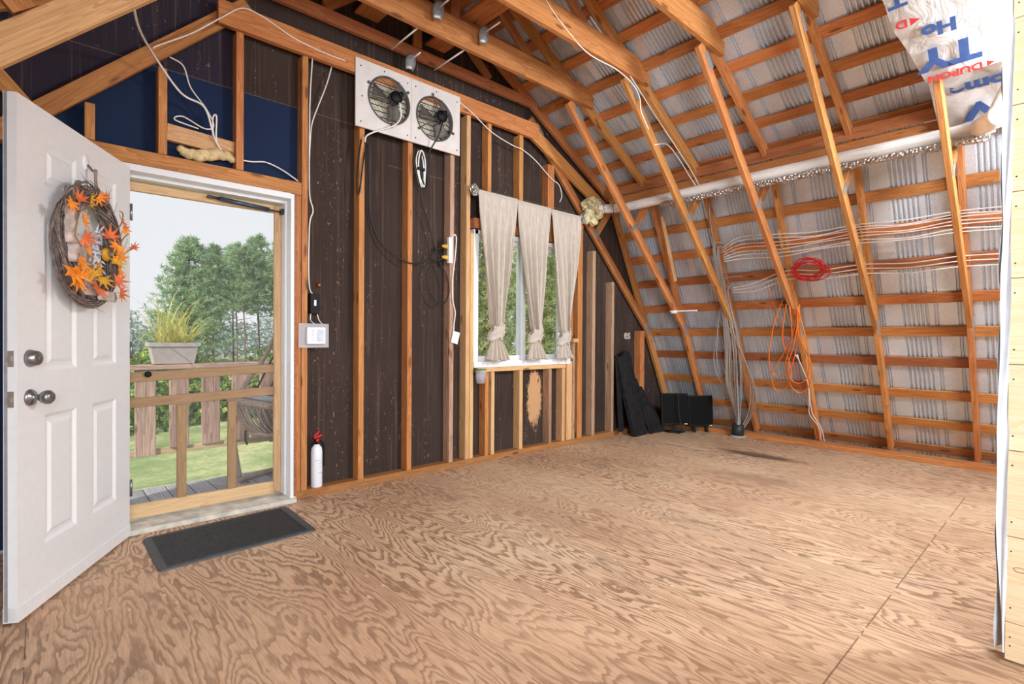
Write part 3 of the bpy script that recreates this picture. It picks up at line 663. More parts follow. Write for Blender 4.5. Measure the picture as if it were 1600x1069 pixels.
b = MB(); b.lathe([(0.001, 0), (0.033, 0.0), (0.033, 0.004), (0.028, 0.012), (0.013, 0.016), (0.012, 0.034), (0.022, 0.042), (0.028, 0.055), (0.027, 0.068), (0.018, 0.077), (0.001, 0.079)], T_((0.832, 0, 0.837)) @ RX, 24); dchild(b, 'door_knob', STEEL)
b = MB(); b.lathe([(0.001, 0), (0.034, 0.0), (0.033, 0.008), (0.027, 0.03), (0.025, 0.032), (0.001, 0.033)], T_((0.832, 0, 0.990)) @ RX, 24); b.box((0.829, 0.032, 0.984), (0.835, 0.034, 0.996)); dchild(b, 'deadbolt', STEEL)
for z in (0.837, 0.990):
    b = MB(); b.box((0.9015, -0.034, z-0.03), (0.9035, -0.010, z+0.03)); b.box((0.9035, -0.028, z-0.009), (0.910, -0.016, z+0.009)); dchild(b, 'latch_plate', LATCH)
b = MB(); b.box((0.012, -DT-0.002, -0.006), (0.902, 0.004, 0.05)); 
for k in range(5): b.lathe([(0.001, 0), (0.004, 0), (0.003, 0.002), (0.001, 0.002)], T_((0.06+k*0.195, 0.004, 0.03)) @ RX, 8)
dchild(b, 'door_sweep', WHITE)
b = MB(); b.box((0.9025, -DT+0.004, 0.0), (0.9045, -DT+0.014, DH)); dchild(b, 'weather_strip', plain('grey_strip', srgb(150, 150, 155), 0.6))
for z in (0.25, 1.0, 1.75):
    b = MB(); b.tube([(0.006, 0.004, z-0.045), (0.006, 0.004, z+0.045)], 0.006, 10); b.box((0.006, -0.001, z-0.045), (0.014, 0.0015, z+0.045)); dchild(b, 'hinge', STEEL)

def DW(u, n_, z): return MD @ V((u, n_, z))
# hook and wreath ---------------------------------------------------------
hk = empty('wreath_hook', DW(0.445, 0, 1.84), 'white adhesive hook above the wreath on the open door', 'hook')
b = MB(); b.lathe([(0.001, 0), (0.03, 0), (0.03, 0.004), (0.022, 0.009), (0.001, 0.010)], MD @ T_((0.447, 0, 1.875)) @ RX @ Matrix.Diagonal((0.75, 1.25, 1, 1)), 20); b.build('backplate', WHITE, hk)
b = MB(); b.tube(smooth_path([DW(0.445, 0.008, 1.865), DW(0.445, 0.02, 1.852), DW(0.445, 0.03, 1.838), DW(0.445, 0.042, 1.845)], 5), 0.005, 8); b.build('hook', STEEL, hk)
WC = (0.53, 0.055, 1.485)
wr = empty('autumn_wreath', DW(WC[0], 0, WC[2]), 'twig wreath with orange maple leaves on the white door', 'wreath')
rnd = random.Random(5)
def wring(a, R, off_r, off_n): 
    sr = 1.17
    return DW(WC[0]+(R+off_r)*sin(a)*0.98, WC[1]+off_n, WC[2]+(R+off_r)*cos(a)*sr)
for k in range(1):
    b = MB()
    for i in range(95):
        a0 = rnd.uniform(0, 2*pi); span = rnd.uniform(1.6, 4.2); ph = rnd.uniform(0, 2*pi); tw = rnd.uniform(2, 6); rr = rnd.uniform(0.008, 0.042); pts = []
        nn = int(span*7)
        for j in range(nn+1):
            a = a0+span*j/nn; t = ph+tw*j/nn; pts.append(wring(a, 0.200, rr*cos(t)*1.0, rr*sin(t)*0.95))
        b.tube(pts, rnd.uniform(0.0022, 0.0045), 5)
    for i in range(46):
        a = rnd.uniform(0, 2*pi); p = wring(a, 0.200, rnd.uniform(-.03, .03), rnd.uniform(-0.02, .04)); d = (wring(a+0.25, 0.200, rnd.uniform(0.02, 0.06), rnd.uniform(-.01, .05))-p)
        b.tube([p, p+d*0.8, p+d*1.2+V((0, 0, rnd.uniform(-.015, .015)))], [0.002, 0.0015, 0.0008], 4)
    b.build('twig_ring', TWIG, wr)
b = MB(); b.tube(smooth_path([wring(-0.25, 0.2, 0.03, 0.0), DW(0.455, 0.045, 1.80), DW(0.445, 0.04, 1.845)], 5), 0.005, 8); b.tube(smooth_path([wring(-0.35, 0.2, 0.03, 0.0), DW(0.448, 0.045, 1.80), DW(0.445, 0.046, 1.845)], 5), 0.004, 8); b.build('hanging_cord', plain('jute', srgb(150, 135, 120), 0.9), wr)
def leaf_mesh(size):
    out = []; lobes = 7
    for i in range(lobes):
        a = pi*0.5+(i-(lobes-1)/2)*0.68; L = size*(1.0-0.10*abs(i-3)); out.append((cos(a)*L, sin(a)*L)); 
        if i < lobes-1: a2 = a+0.34; out.append((cos(a2)*size*0.36, sin(a2)*size*0.36))
    out.append((0.0, -0.12*size)); 
    return out
def leaf(b, M, size, curl=0.25):
    o = leaf_mesh(size); vs = [M @ V((0, 0, 0))]
    for x, y in o: vs.append(M @ V((x, y, -curl*(x*x+y*y)/size)))
    n_ = len(o); b.add(vs, [(0, i+1, (i+1) % n_+1) for i in range(n_)])
lv = [(0.75, 1.56+0.14, .62)]
LP = [(0.777, 1.615, .05), (0.709, 1.645, .055), (0.63, 1.66, .05), (0.579, 1.687, .045), (0.694, 1.558, .055), (0.69, 1.489, .055), (0.675, 1.446, .05), (0.718, 1.388, .065), (0.755, 1.344, .09), (0.727, 1.313, .08),
      (0.574, 1.378, .055), (0.615, 1.339, .055), (0.552, 1.332, .06), (0.589, 1.286, .065), (0.366, 1.635, .055), (0.341, 1.594, .04), (0.474, 1.535, .06), (0.427, 1.501, .055), (0.391, 1.447, .06), (0.421, 1.421, .055),
      (0.378, 1.391, .055), (0.415, 1.338, .055), (0.378, 1.283, .055), (0.503, 1.704, .035), (0.248, 1.519, .04)]
LM = [LEAFO, LEAFR, LEAFG, LEAFO, LEAFO, LEAFR, LEAFO, LEAFO, LEAFO, LEAFO, LEAFG, LEAFG, LEAFG, LEAFR, LEAFR, LEAFO, LEAFR, LEAFO, LEAFO, LEAFG, LEAFO, LEAFR, LEAFR, LEAFR, LEAFR]
for (u, z, s_), mm in zip(LP, LM):
    M = MD @ T_((u, 0.115+rnd.uniform(-.006, .006), z)) @ Matrix.Rotation(pi/2+rnd.uniform(-.4, .4), 4, 'X') @ Matrix.Rotation(rnd.uniform(-0.6, 0.2), 4, 'Y') @ Matrix.Rotation(rnd.uniform(-pi, pi), 4, 'Z')
    b = MB(); leaf(b, M, s_*1.05); b.build('maple_leaf', mm, wr, solid=0.0008)
b = MB()
for pts in ([(0.745, 1.615), (0.726, 1.553), (0.745, 1.497), (0.698, 1.452)], [(0.589, 1.667), (0.665, 1.621), (0.735, 1.578)], [(0.434, 1.557), (0.361, 1.617), (0.342, 1.668), (0.373, 1.676)], [(0.391, 1.474), (0.348, 1.543), (0.283, 1.586)], [(0.547, 1.658), (0.48, 1.686), (0.48, 1.724)], [(0.391, 1.447), (0.248, 1.519)]):
    b.tube(smooth_path([DW(p[0], 0.108, p[1]) for p in pts], 5), 0.0028, 5)
b.build('leaf_stem', plain('brown_stem', srgb(150, 115, 80), 0.8), wr)
for (u_, z_, sx_, sz_) in ((0.726, 1.533, 0.04, 0.075), (0.708, 1.444, 0.035, 0.06), (0.582, 1.285, 0.06, 0.03), (0.43, 1.262, 0.09, 0.022)):
    b = MB(); M = MD @ T_((u_, 0.080, z_))
    b.grid(lambda u, v, sx_=sx_, sz_=sz_: ((u-.5)*2*sx_*(1-0.3*abs(v-.5)), 0.02*cos((u-.5)*3)+0.003*sin(v*19+u*7), (v-.5)*2*sz_), 8, 8, M); b.build('birch_bark', BARK, wr, solid=0.003)
b = MB(); M = MD @ T_((0.47, 0.04, 1.45))
for i in range(46):
    a = rnd.uniform(0, 2*pi); e = rnd.uniform(0.2, 1.3); L = rnd.uniform(0.03, 0.06); p0 = M @ V((rnd.uniform(-.05, .05), 0.01, rnd.uniform(-.07, .11))); p1 = p0+(MD.to_3x3() @ V((cos(a)*cos(e)*L, sin(e)*0.03, sin(a)*cos(e)*L)))
    b.tube([p0, (p0+p1)/2+V((0, 0, .004)), p1], [0.003, 0.006, 0.001], 4)
b.build('feather_tuft', plain('pale_feather', srgb(215, 215, 225), 0.9, 0, 0.1), wr)
b = MB(); b.lathe([(0.001, 0), (0.03, 0.0), (0.034, 0.012), (0.02, 0.02), (0.001, 0.022)], MD @ T_((0.43, 0.07, 1.458)) @ RX, 14); b.build('yellow_flower', LEAFG, wr)
b = MB(); b.lathe([(0.001, 0), (0.012, 0.0), (0.008, 0.008), (0.001, 0.01)], MD @ T_((0.43, 0.092, 1.458)) @ RX, 10); b.build('flower_centre', TWIG, wr)

# ------------------------------------------------------------------ window
b = MB(); X0, X1, Z0, Z1 = WX0, WX1-0.02, WZ0-0.02, WZ1
for a, c in (((X0-0.012, 3.565, Z0-0.012), (X0+0.035, 3.70, Z1)), ((X1-0.035, 3.565, Z0), (X1, 3.70, Z1)), ((X0-0.012, 3.555, Z0-0.022), (X1+0.0, 3.70, Z0+0.03)), ((X0, 3.565, Z1-0.04), (X1, 3.70, Z1))): b.box(a, c)
win = tag(b.build('window_1', VINYL, bevel=0.002), kind='structure')
def sash(x0, x1, y, name, z0=Z0+0.03, z1=Z1-0.04, t=0.045):
    b = MB(); b.box((x0, y, z0), (x0+t, y+0.03, z1)); b.box((x1-t, y, z0), (x1, y+0.03, z1)); b.box((x0+t, y, z0), (x1-t, y+0.03, z0+t)); b.box((x0+t, y, z1-t), (x1-t, y+0.03, z1))
    o = b.build(name, VINYL, win, bevel=0.002)
    g_ = MB(); g_.box((x0+t, y+0.012, z0+t), (x1-t, y+0.018, z1-t)); g_.build('window_pane', GLASS, o); return o
sash(X0+0.036, X0+0.66, 3.615, 'sliding_sash'); sash(X0+0.60, X1-0.036, 3.66, 'fixed_sash')

# curtains on a sagging rod --------------------------------------------------
cr = empty('curtain_rod', (2.77, 3.50, 2.34), 'curtain rod with crumpled foil ends over the window', 'curtain rod')
b = MB(); b.tube([(2.755, 3.50, 2.345), (4.14, 3.50, 2.325)], 0.009, 10); b.build('rod', DARKST, cr)
for x, z in ((2.742, 2.345), (4.155, 2.322)):
    b = MB(); r2 = random.Random(int(x*10)); 
    b.grid(lambda u, v: (0.035*sin(pi*v)*cos(2*pi*u)*(1+0.35*sin(u*23+v*9)), 0.035*sin(pi*v)*sin(2*pi*u)*(1+0.35*sin(u*17+v*13)), 0.045*cos(pi*v)*(1+0.2*sin(u*29))), 14, 9, T_((x, 3.50, z)), True, False); b.build('foil_finial', FOIL, cr)
def curtain(x0, x1, xk, zk, label, seed, dirn=1):
    rr = random.Random(seed); c = empty('knotted_curtain', ((x0+x1)/2, 3.50, 0.9), label, 'curtain', 'knotted curtains at the window')
    ph = [rr.uniform(0, 6) for _ in range(4)]; top = 2.352-0.0147*((x0+x1)/2-2.76)
    def upf(u, v):
        z = top+(zk+0.05-top)*v; s = v**1.35; wtop = x1-x0; wk = 0.11; wv = wtop*(1-s)+wk*s; xc = (x0+x1)/2*(1-s)+xk*s
        amp = 0.005+0.030*min(1, v*2.2); y = 3.488-amp*sin(u*2*pi*5+ph[0]+1.2*sin(v*2+ph[1]))-0.012*sin(u*2*pi*3+ph[2])*v
        if v < 0.03: y = 3.488
        y -= 0.035*sin(pi*u)*s
        return (xc+(u-.5)*wv+0.006*sin(u*40+ph[3])*v, y, z)
    b = MB(); b.grid(upf, 80, 36); b.grid(lambda u, v: (x0+(x1-x0)*u, 3.50-0.013*cos(pi*v*2)-0.001, top-0.004-0.0+0.013*sin(pi*v*2)+0*u), 20, 12)
    b.build('panel', LINEN, c, solid=0.0012)
    def dnf(u, v):
        z = zk-0.05-(zk-0.05-0.885)*v; wv = 0.085+0.155*v**0.8; xx = xk+0.025*v*dirn+(u-.5)*wv
        y = 3.478-(0.010+0.018*v)*sin(u*2*pi*4.5+ph[1])-0.02*sin(pi*u)
        return (xx, y, z-0.006*sin(u*14+ph[2])*v)
    b = MB(); b.grid(dnf, 60, 16); b.build('tail', LINEN, c, solid=0.0012)
    b = MB()
    for k in range(7):
        t0 = k*0.5-1.5; pts = []
        for j in range(19):
            a = 2*pi*j/18; til = 0.75*dirn+0.12*(k-3); rx = 0.078+0.006*sin(k*2.1); pts.append((xk+rx*cos(a), 3.478+0.036*sin(a), zk+0.014*(k-3)+rx*cos(a)*til*0.7+0.006*sin(3*a+k)))
        b.tube(pts[:-1], [0.015+0.005*sin(2*pi*j/18*2+k) for j in range(18)], 7, closed=True)
    for k in range(4):
        b.tube(smooth_path([(xk-0.05*dirn, 3.455, zk+0.05-0.012*k), (xk+0.0, 3.438, zk+0.02-0.016*k), (xk+0.04*dirn, 3.45, zk-0.035-0.012*k)], 5), 0.012, 7)
    b.tube([(xk, 3.478, zk+0.055), (xk, 3.478, zk), (xk, 3.478, zk-0.06)], [0.03, 0.042, 0.026], 10)
    b.build('knot', LINEN, c)
curtain(2.775, 3.235, 2.975, 1.135, 'left of the three beige curtains knotted at the bottom', 1, 1)
curtain(3.235, 3.68, 3.46, 1.115, 'middle of the three beige curtains knotted at the bottom', 2, 1)
curtain(3.68, 4.12, 3.86, 1.09, 'right of the three beige curtains knotted at the bottom', 3, 1)

# ------------------------------------------------------------------ exhaust fans on boards
FANS = []
for i, (x0, x1, lab) in enumerate(((1.675, 2.130, 'white painted board framing the left exhaust fan'), (2.133, 2.600, 'white painted board framing the right exhaust fan'))):
    # board with a round hole
    cx, cz, R = (1.945, 2.862, 0.172) if i == 0 else (2.352, 2.842, 0.172)
    z0, z1 = 2.605, 3.095
    b = MB(); n_ = 48; ci = []; co = []
    for k in range(n_):
        a = 2*pi*k/n_; dx, dz = cos(a), sin(a); t = min((x1-cx)/dx if dx > 1e-6 else 9, (x0-cx)/dx if dx < -1e-6 else 9, (z1-cz)/dz if dz > 1e-6 else 9, (z0-cz)/dz if dz < -1e-6 else 9)
        ci.append((cx+R*dx, cz+R*dz)); co.append((cx+t*dx, cz+t*dz))
    for cxn, czn in ((x0, z0), (x1, z0), (x1, z1), (x0, z1)):
        k = min(range(n_), key=lambda k: (co[k][0]-cxn)**2+(co[k][1]-czn)**2); co[k] = (cxn, czn)
    vs = [(p[0], 3.527, p[1]) for p in ci+co]+[(p[0], 3.539, p[1]) for p in ci+co]; fs = []
    for k in range(n_):
        l = (k+1) % n_; fs += [(k, l, n_+l, n_+k)[::-1], (2*n_+k, 2*n_+l, 3*n_+l, 3*n_+k), (k, 2*n_+k, 2*n_+l, l)[::-1], (n_+k, n_+l, 3*n_+l, 3*n_+k)]
    b.add(vs, fs)
    bd = tag(b.build('fan_board', WHITEB, origin=(x0, 3.53, z0)), lab, 'board', None)
    b = MB()
    for sx_, sz_ in ((x0+0.04, z0+0.04), (x0+0.04, z1-0.05), (x1-0.03, z0+0.04), (x1-0.03, z1-0.05), (x0+0.05, 2.83), ((x0+x1)/2, z1-0.03)):
        b.lathe([(0.001, 0), (0.006, 0), (0.005, 0.002), (0.001, 0.0025)], T_((sx_, 3.527, sz_)) @ Matrix.Rotation(pi/2, 4, 'X'), 8)
    b.build('screw', DARKST, bd)['kind'] = 'stuff'
    f = empty('exhaust_fan', (cx, 3.53, cz), 'round caged exhaust fan in the %s white board' % ('left' if i == 0 else 'right'), 'fan', 'pair of exhaust fans')
    MF = T_((cx, 3.527, cz)) @ Matrix.Rotation(pi/2, 4, 'X')      # local z -> -y (room)
    b = MB()
    for k in range(11):
        z = cz-0.19+k*0.04; h_ = sqrt(max(0.0, R*R-(z-cz)**2))-0.003
        if h_ > 0.02: b.box((cx-h_, 0, 0), (cx+h_, 0.002, 0.040), T_((0, 3.565, z-0.01)) @ Matrix.Rotation(radians(-20), 4, 'X'))
    b.build('louvre_shutter', CREAM, f); FANS.append(f)
    b = MB(); b.tube([(cx+(R-0.002)*cos(2*pi*k/40), 3.525, cz+(R-0.002)*sin(2*pi*k/40)) for k in range(40)], 0.006, 6, closed=True)
    vs = [(cx+(R-0.001)*cos(2*pi*k/40), y, cz+(R-0.001)*sin(2*pi*k/40)) for y in (3.525, 3.60) for k in range(40)]; b.add(vs, [(k, (k+1) % 40, 40+(k+1) % 40, 40+k) for k in range(40)], True)
    b.build('housing_ring', WIREG, f)
    b = MB()
    for k in range(10):
        r_ = 0.05+k*0.0142; dep = 0.085*(1-(r_/0.178)**3); b.tube([(r_*cos(2*pi*j/32), r_*sin(2*pi*j/32), dep) for j in range(32)], 0.0013, 4, closed=True, M=MF)
    for k in range(12):
        a = 2*pi*k/12+0.1; b.tube([(r_*cos(a), r_*sin(a), 0.085*(1-(r_/0.178)**3)) for r_ in (0.02, 0.06, 0.10, 0.14, 0.165, 0.178)], 0.0016, 4, M=MF)
    for k in range(3):
        a = 2*pi*k/3+0.5*(1-2*i)+2.2; b.tube([(0.02*cos(a), 0.02*sin(a), 0.07), (0.19*cos(a), 0.19*sin(a), 0.006)], 0.004, 5, M=MF); b.lathe([(0.001, 0), (0.011, 0), (0.011, 0.01), (0.001, 0.012)], MF @ T_((0.19*cos(a), 0.19*sin(a), 0)), 8)
    b.build('wire_guard', WIREG, f)
    for k in range(3):
        a = 2*pi*k/3+(0.9 if i else 2.9); b = MB(); MB_ = MF @ T_((0, 0, 0.02)) @ Matrix.Rotation(a, 4, 'Z')
        b.grid(lambda u, v: (0.035+0.115*v, (u-.5)*(0.05+0.07*v), (u-.5)*0.045*(1-0.4*v)), 6, 6, MB_); b.build('fan_blade', BLADE, f, solid=0.002)
    b = MB(); mxo = 0.035 if i == 0 else 0.02; b.lathe([(0.001, 0.03), (0.045, 0.03), (0.048, 0.04), (0.048, 0.085), (0.04, 0.10), (0.012, 0.105), (0.001, 0.106)], MF @ T_((0.012, 0.0, 0)), 20)
    b.lathe([(0.001, 0.02), (0.018, 0.02), (0.018, 0.12), (0.001, 0.121)], MF @ T_((mxo, 0.02, 0)), 10); b.build('motor', BLACK, f)

# ------------------------------------------------------------------ small things on the gable wall
cable('power_cord', [(1.97, 3.42, 2.82), (1.985, 3.43, 2.72), (1.95, 3.47, 2.66), (1.85, 3.51, 2.61), (1.76, 3.52, 2.55), (1.745, 3.52, 2.5)], 0.006, WIREW, FANS[0])
cable('extension_cord', [(1.73, 3.545, 2.52), (1.71, 3.54, 2.40), (1.70, 3.545, 2.2), (1.715, 3.545, 2.13), (1.75, 3.545, 2.4), (1.79, 3.56, 2.5), (1.82, 3.60, 2.3), (1.84, 3.62, 2.0), (1.92, 3.60, 1.80), (2.05, 3.565, 1.70), (2.15, 3.548, 1.665), (2.28, 3.56, 1.69), (2.40, 3.56, 1.80), (2.47, 3.54, 1.83)], 0.0055, CORD, None, 'black cord sagging from the left fan across a stud to the power strip', 'cable')
cable('extension_cord', [(2.36, 3.42, 2.80), (2.33, 3.44, 2.68), (2.29, 3.50, 2.57), (2.25, 3.53, 2.45), (2.25, 3.56, 2.2), (2.34, 3.58, 2.0), (2.43, 3.57, 1.72), (2.50, 3.55, 1.58), (2.51, 3.545, 1.44), (2.45, 3.55, 1.36), (2.36, 3.56, 1.42), (2.31, 3.56, 1.58), (2.37, 3.55, 1.70), (2.47, 3.535, 1.735)], 0.0055, CORD, None, 'black cord from the right fan, looping below the power strip', 'cable')
hb = empty('coiled_cord', (2.20, 3.53, 2.3), 'bundle of coiled black and white cord tied under the fan boards', 'cable')
for k, (dx, mt) in enumerate(((-0.02, CORD), (0.0, WIREW), (0.015, CORD), (0.03, CORD), (0.01, WIREW))):
    r2 = random.Random(k+40); x = 2.205+dx; pts = [(x, 3.53-0.006*k, 2.55), (x-0.03, 3.525-0.006*k, 2.47), (x-0.01, 3.52, 2.36), (x+0.02, 3.52-0.004*k, 2.27), (x+0.045, 3.525, 2.35), (x+0.035, 3.53-0.005*k, 2.48)]
    cable('loop', pts, 0.006, mt, hb, closed=True)
b = MB(); b.box((2.18, 3.50, 2.395), (2.245, 3.545, 2.415)); b.build('tie', BLACK, hb)
ps = empty('power_strip', (2.49, 3.53, 1.7), 'white power strip with yellow plugs on a stud', 'power strip')
b = MB(); b.box((2.492, 3.520, 1.70), (2.532, 3.556, 1.915)); b.build('body', WHITE, ps, bevel=0.004)
for z in (1.745, 1.835):
    b = MB(); b.lathe([(0.001, 0), (0.018, 0), (0.019, 0.02), (0.013, 0.045), (0.007, 0.06), (0.001, 0.061)], T_((2.492, 3.535, z)) @ Matrix.Rotation(-pi/2, 4, 'Y'), 12); b.build('plug', YELL, ps)
cable('supply_cord', [(2.515, 3.52, 1.91), (2.535, 3.50, 1.935), (2.558, 3.51, 1.90), (2.56, 3.53, 1.75), (2.545, 3.545, 1.55), (2.552, 3.548, 1.40), (2.575, 3.545, 1.30), (2.565, 3.545, 1.20), (2.56, 3.545, 1.13)], 0.0055, WIREW, ps)
b = MB(); b.box((-0.035, -0.0015, -0.05), (0.035, 0.0015, 0.05), T_((2.578, 3.543, 1.085)) @ Matrix.Rotation(0.25, 4, 'Y')); tag(b.build('paper_tag', WHITE, origin=(2.56, 3.54, 1.03)), 'small white paper tag at the end of the hanging white cord', 'tag')
# control panel
cp = empty('control_panel', (1.39, 3.53, 1.0), 'small white thermostat panel on a frosted plate by the door', 'thermostat')
b = MB(); b.box((1.285, 3.545, 1.01), (1.492, 3.549, 1.175)); b.build('frosted_plate', CLEAR, cp)
b = MB(); b.box((1.335, 3.525, 1.035), (1.462, 3.545, 1.15)); b.build('case', WHITE, cp, bevel=0.003)
b = MB()
for k in range(5): b.box((1.365, 3.5235, 1.06+k*0.016), (1.385, 3.5248, 1.066+k*0.016))
b.box((1.40, 3.5235, 1.05), (1.448, 3.5245, 1.135)); b.build('buttons', plain('pale_grey_key', srgb(205, 208, 216), 0.5), cp)
b = MB(); b.box((1.385, 3.60, 1.245), (1.45, 3.648, 1.385)); sb = tag(b.build('switch_box', BLACKM, origin=(1.36, 3.6, 1.245), bevel=0.003), 'black electrical box above the white control panel', 'electrical box')
b = MB(); b.box((1.41, 3.597, 1.30), (1.425, 3.6, 1.34)); b.build('toggle', WHITE, sb)
b = MB(); b.lathe([(0.001, 0), (0.018, 0), (0.012, 0.02), (0.001, 0.022)], T_((1.46, 3.648, 1.45)) @ Matrix.Rotation(pi/2, 4, 'X'), 10); tag(b.build('cable_clamp', plain('copper', srgb(170, 100, 60), 0.4, 0.5), origin=(1.46, 3.64, 1.45)), 'small copper clamp on the dark board above the black box', 'clamp')
cable('white_cable', [(1.375, 3.555, 2.98), (1.362, 3.56, 2.7), (1.358, 3.56, 2.3), (1.362, 3.56, 2.05), (1.385, 3.56, 1.95), (1.36, 3.555, 1.85), (1.356, 3.56, 1.55), (1.375, 3.59, 1.42), (1.40, 3.61, 1.385)], 0.0045, WIREW, None, 'white cable running down the tall stud right of the door to the black box', 'cable')
cable('white_cable', [(1.53, 3.60, 3.0), (1.49, 3.60, 2.85), (1.43, 3.60, 2.68), (1.39, 3.60, 2.55), (1.365, 3.565, 2.4), (1.36, 3.562, 2.3)], 0.0045, WIREW, None, 'white cable curving from the top plate onto the tall stud right of the door', 'cable')
cable('white_cable', [(1.395, 3.62, 1.245), (1.39, 3.61, 1.20), (1.40, 3.56, 1.17)], 0.004, WIREW, None, 'short white wire from the black box to the left of the control panel', 'cable')
cable('white_cable', [(1.44, 3.62, 1.245), (1.45, 3.61, 1.20), (1.46, 3.56, 1.165)], 0.004, WIREW, None, 'short white wire from the black box to the right of the control panel', 'cable')
cable('white_cable', [(0.47, 3.535, 2.70), (0.50, 3.535, 2.73), (0.66, 3.535, 2.86), (0.82, 3.53, 3.02), (0.93, 3.53, 3.12), (1.05, 3.535, 3.12), (1.25, 3.535, 3.06), (1.45, 3.535, 3.04), (1.60, 3.535, 3.04)], 0.004, WIREW, None, 'thin white cable stapled along the left strut and top plate', 'cable')
cable('white_cable', [(2.60, 3.535, 3.06), (2.75, 3.535, 3.0), (2.95, 3.53, 2.90), (3.2, 3.535, 2.85), (3.33, 3.535, 2.84), (3.50, 3.535, 2.78), (3.72, 3.54, 2.66), (3.85, 3.55, 2.62), (3.89, 3.55, 2.52), (3.86, 3.55, 2.45)], 0.0045, WIREW, None, 'white cable drooping right of the fan boards towards the window corner', 'cable')
cable('white_cable', [(0.27, 2.56, 2.44), (0.345, 3.0, 2.53), (0.46, 3.40, 2.60), (0.60, 3.50, 2.48), (0.72, 3.53, 2.45), (0.77, 3.56, 2.34), (0.78, 3.57, 2.30)], 0.006, WIREW, None, 'thick white cable hanging down over the door onto the wood block', 'cable')
cable('white_cable', [(0.55, 3.53, 2.68), (0.62, 3.55, 2.66), (0.66, 3.56, 2.55), (0.74, 3.56, 2.45), (0.78, 3.56, 2.36), (0.73, 3.56, 2.33), (0.62, 3.56, 2.37), (0.58, 3.56, 2.34), (0.70, 3.56, 2.32)], 0.004, WIREW, None, 'tangled white wire beside the foam patch over the door', 'cable')
cable('white_cable', [(0.85, 3.62, 2.20), (0.80, 3.58, 2.28), (0.795, 3.56, 2.42), (0.775, 3.56, 2.40), (0.79, 3.57, 2.28), (0.87, 3.60, 2.21), (1.0, 3.62, 2.21), (1.10, 3.63, 2.23), (1.2, 3.62, 2.20), (1.30, 3.60, 2.14)], 0.005, WIREW, None, 'white cable arching from the foam patch to the tall stud right of the door', 'cable')
member('wood_block', (0.546, 3.612, 2.275), (0.902, 3.612, 2.255), 0.04, 0.095, WOODL, hint=(0, 0, 1), label='pale scrap board nailed between studs above the door', cat='wood block')
b = MB(); r2 = random.Random(9)
for i in range(16):
    x = 0.62+0.27*i/15; z = 2.19-0.02*sin(i*0.4)+r2.uniform(-.008, .008); r_ = 0.02+0.012*sin(pi*i/15)+r2.uniform(0, .006)
    b.grid(lambda u, v: (r_*1.2*sin(pi*v)*cos(2*pi*u)*(1+0.12*sin(u*19+i)), r_*sin(pi*v)*sin(2*pi*u), r_*cos(pi*v)*(1+0.1*sin(u*13+i))), 10, 7, T_((x, 3.60, z)), True)
tag(b.build('spray_foam', FOAM, origin=(0.62, 3.6, 2.18)), 'lump of yellow spray foam under the scrap board above the door', 'foam', kind='stuff')
# plastic cup with green lid
pc = empty('plastic_cup', (2.80, 3.50, 0.69), 'clear plastic tub with a green lid hanging at the window corner', 'container')
b = MB(); b.lathe([(0.035, 0), (0.042, 0.05), (0.048, 0.115)], T_((2.825, 3.507, 0.690)), 16); b.build('cup', CLEAR, pc)
b = MB(); b.lathe([(0.001, 0.115), (0.051, 0.115), (0.051, 0.124), (0.001, 0.126)], T_((2.825, 3.507, 0.690)), 16); b.build('lid', GREENL, pc)
b = MB()
for k in range(9): b.tube([(2.825+0.025*cos(k*2.1), 3.507+0.02*sin(k*1.7), 0.695+0.004*k), (2.825+0.02*cos(k*3.3+1), 3.507+0.02*sin(k*2.9), 0.70+0.005*k)], 0.003, 5)
b.build('screws', STEEL, pc)['kind'] = 'stuff'
# fire extinguisher standing on the plate
fe = empty('fire_extinguisher', (1.425, 3.595, PZ), 'white fire extinguisher with red handle on the floor plate', 'fire extinguisher')
ME = T_((1.428, 3.592, PZ+0.001)); b = MB(); b.lathe([(0.001, 0), (0.036, 0.0), (0.0385, 0.006), (0.0385, 0.245), (0.034, 0.272), (0.018, 0.292), (0.013, 0.30), (0.001, 0.301)], ME, 28); b.build('cylinder', CANW, fe)
b = MB(); b.lathe([(0.001, 0.295), (0.015, 0.296), (0.015, 0.325), (0.012, 0.34), (0.001, 0.341)], ME, 14); b.tube([(1.428, 3.592, PZ+0.325), (1.40, 3.58, PZ+0.315), (1.395, 3.575, PZ+0.30)], 0.007, 8); b.build('valve', BLACK, fe)
b = MB(); b.box((-0.006, -0.006, 0), (0.05, 0.006, 0.012), ME @ T_((-0.01, 0, 0.335)) @ Matrix.Rotation(-0.35, 4, 'Y')); b.box((-0.006, -0.006, 0), (0.045, 0.006, 0.010), ME @ T_((-0.01, 0, 0.352)) @ Matrix.Rotation(-0.8, 4, 'Y')); b.lathe([(0.001, 0), (0.012, 0), (0.012, 0.006), (0.001, 0.007)], ME @ T_((0, -0.015, 0.325)) @ Matrix.Rotation(pi/2, 4, 'X'), 12); b.build('handle', plain('red_plastic', srgb(205, 35, 35), 0.4), fe)
b = MB(); b.tube(smooth_path([(1.445, 3.592, PZ+0.32), (1.472, 3.59, PZ+0.30), (1.478, 3.588, PZ+0.22), (1.474, 3.588, PZ+0.14)], 6), [0.007]*18+[0.010], 8); b.build('hose', BLACK, fe)
b = MB()
for (z, a0, a1) in ((0.19, -2.3, -1.2),): b.tube([(1.428+0.0388*cos(a0+(a1-a0)*k/8), 3.592+0.0388*sin(a0+(a1-a0)*k/8), PZ+z) for k in range(9)], 0.0008, 4)
b.build('label_line', GREYTXT, fe)
def curved_text(txt, z, size, a): return textobj('label_print', txt, size, axes((1.428+0.0392*cos(a), 3.592+0.0392*sin(a), PZ+z), (-sin(a), cos(a), 0), (0, 0, 1), (cos(a), sin(a), 0)), GREYTXT, fe)
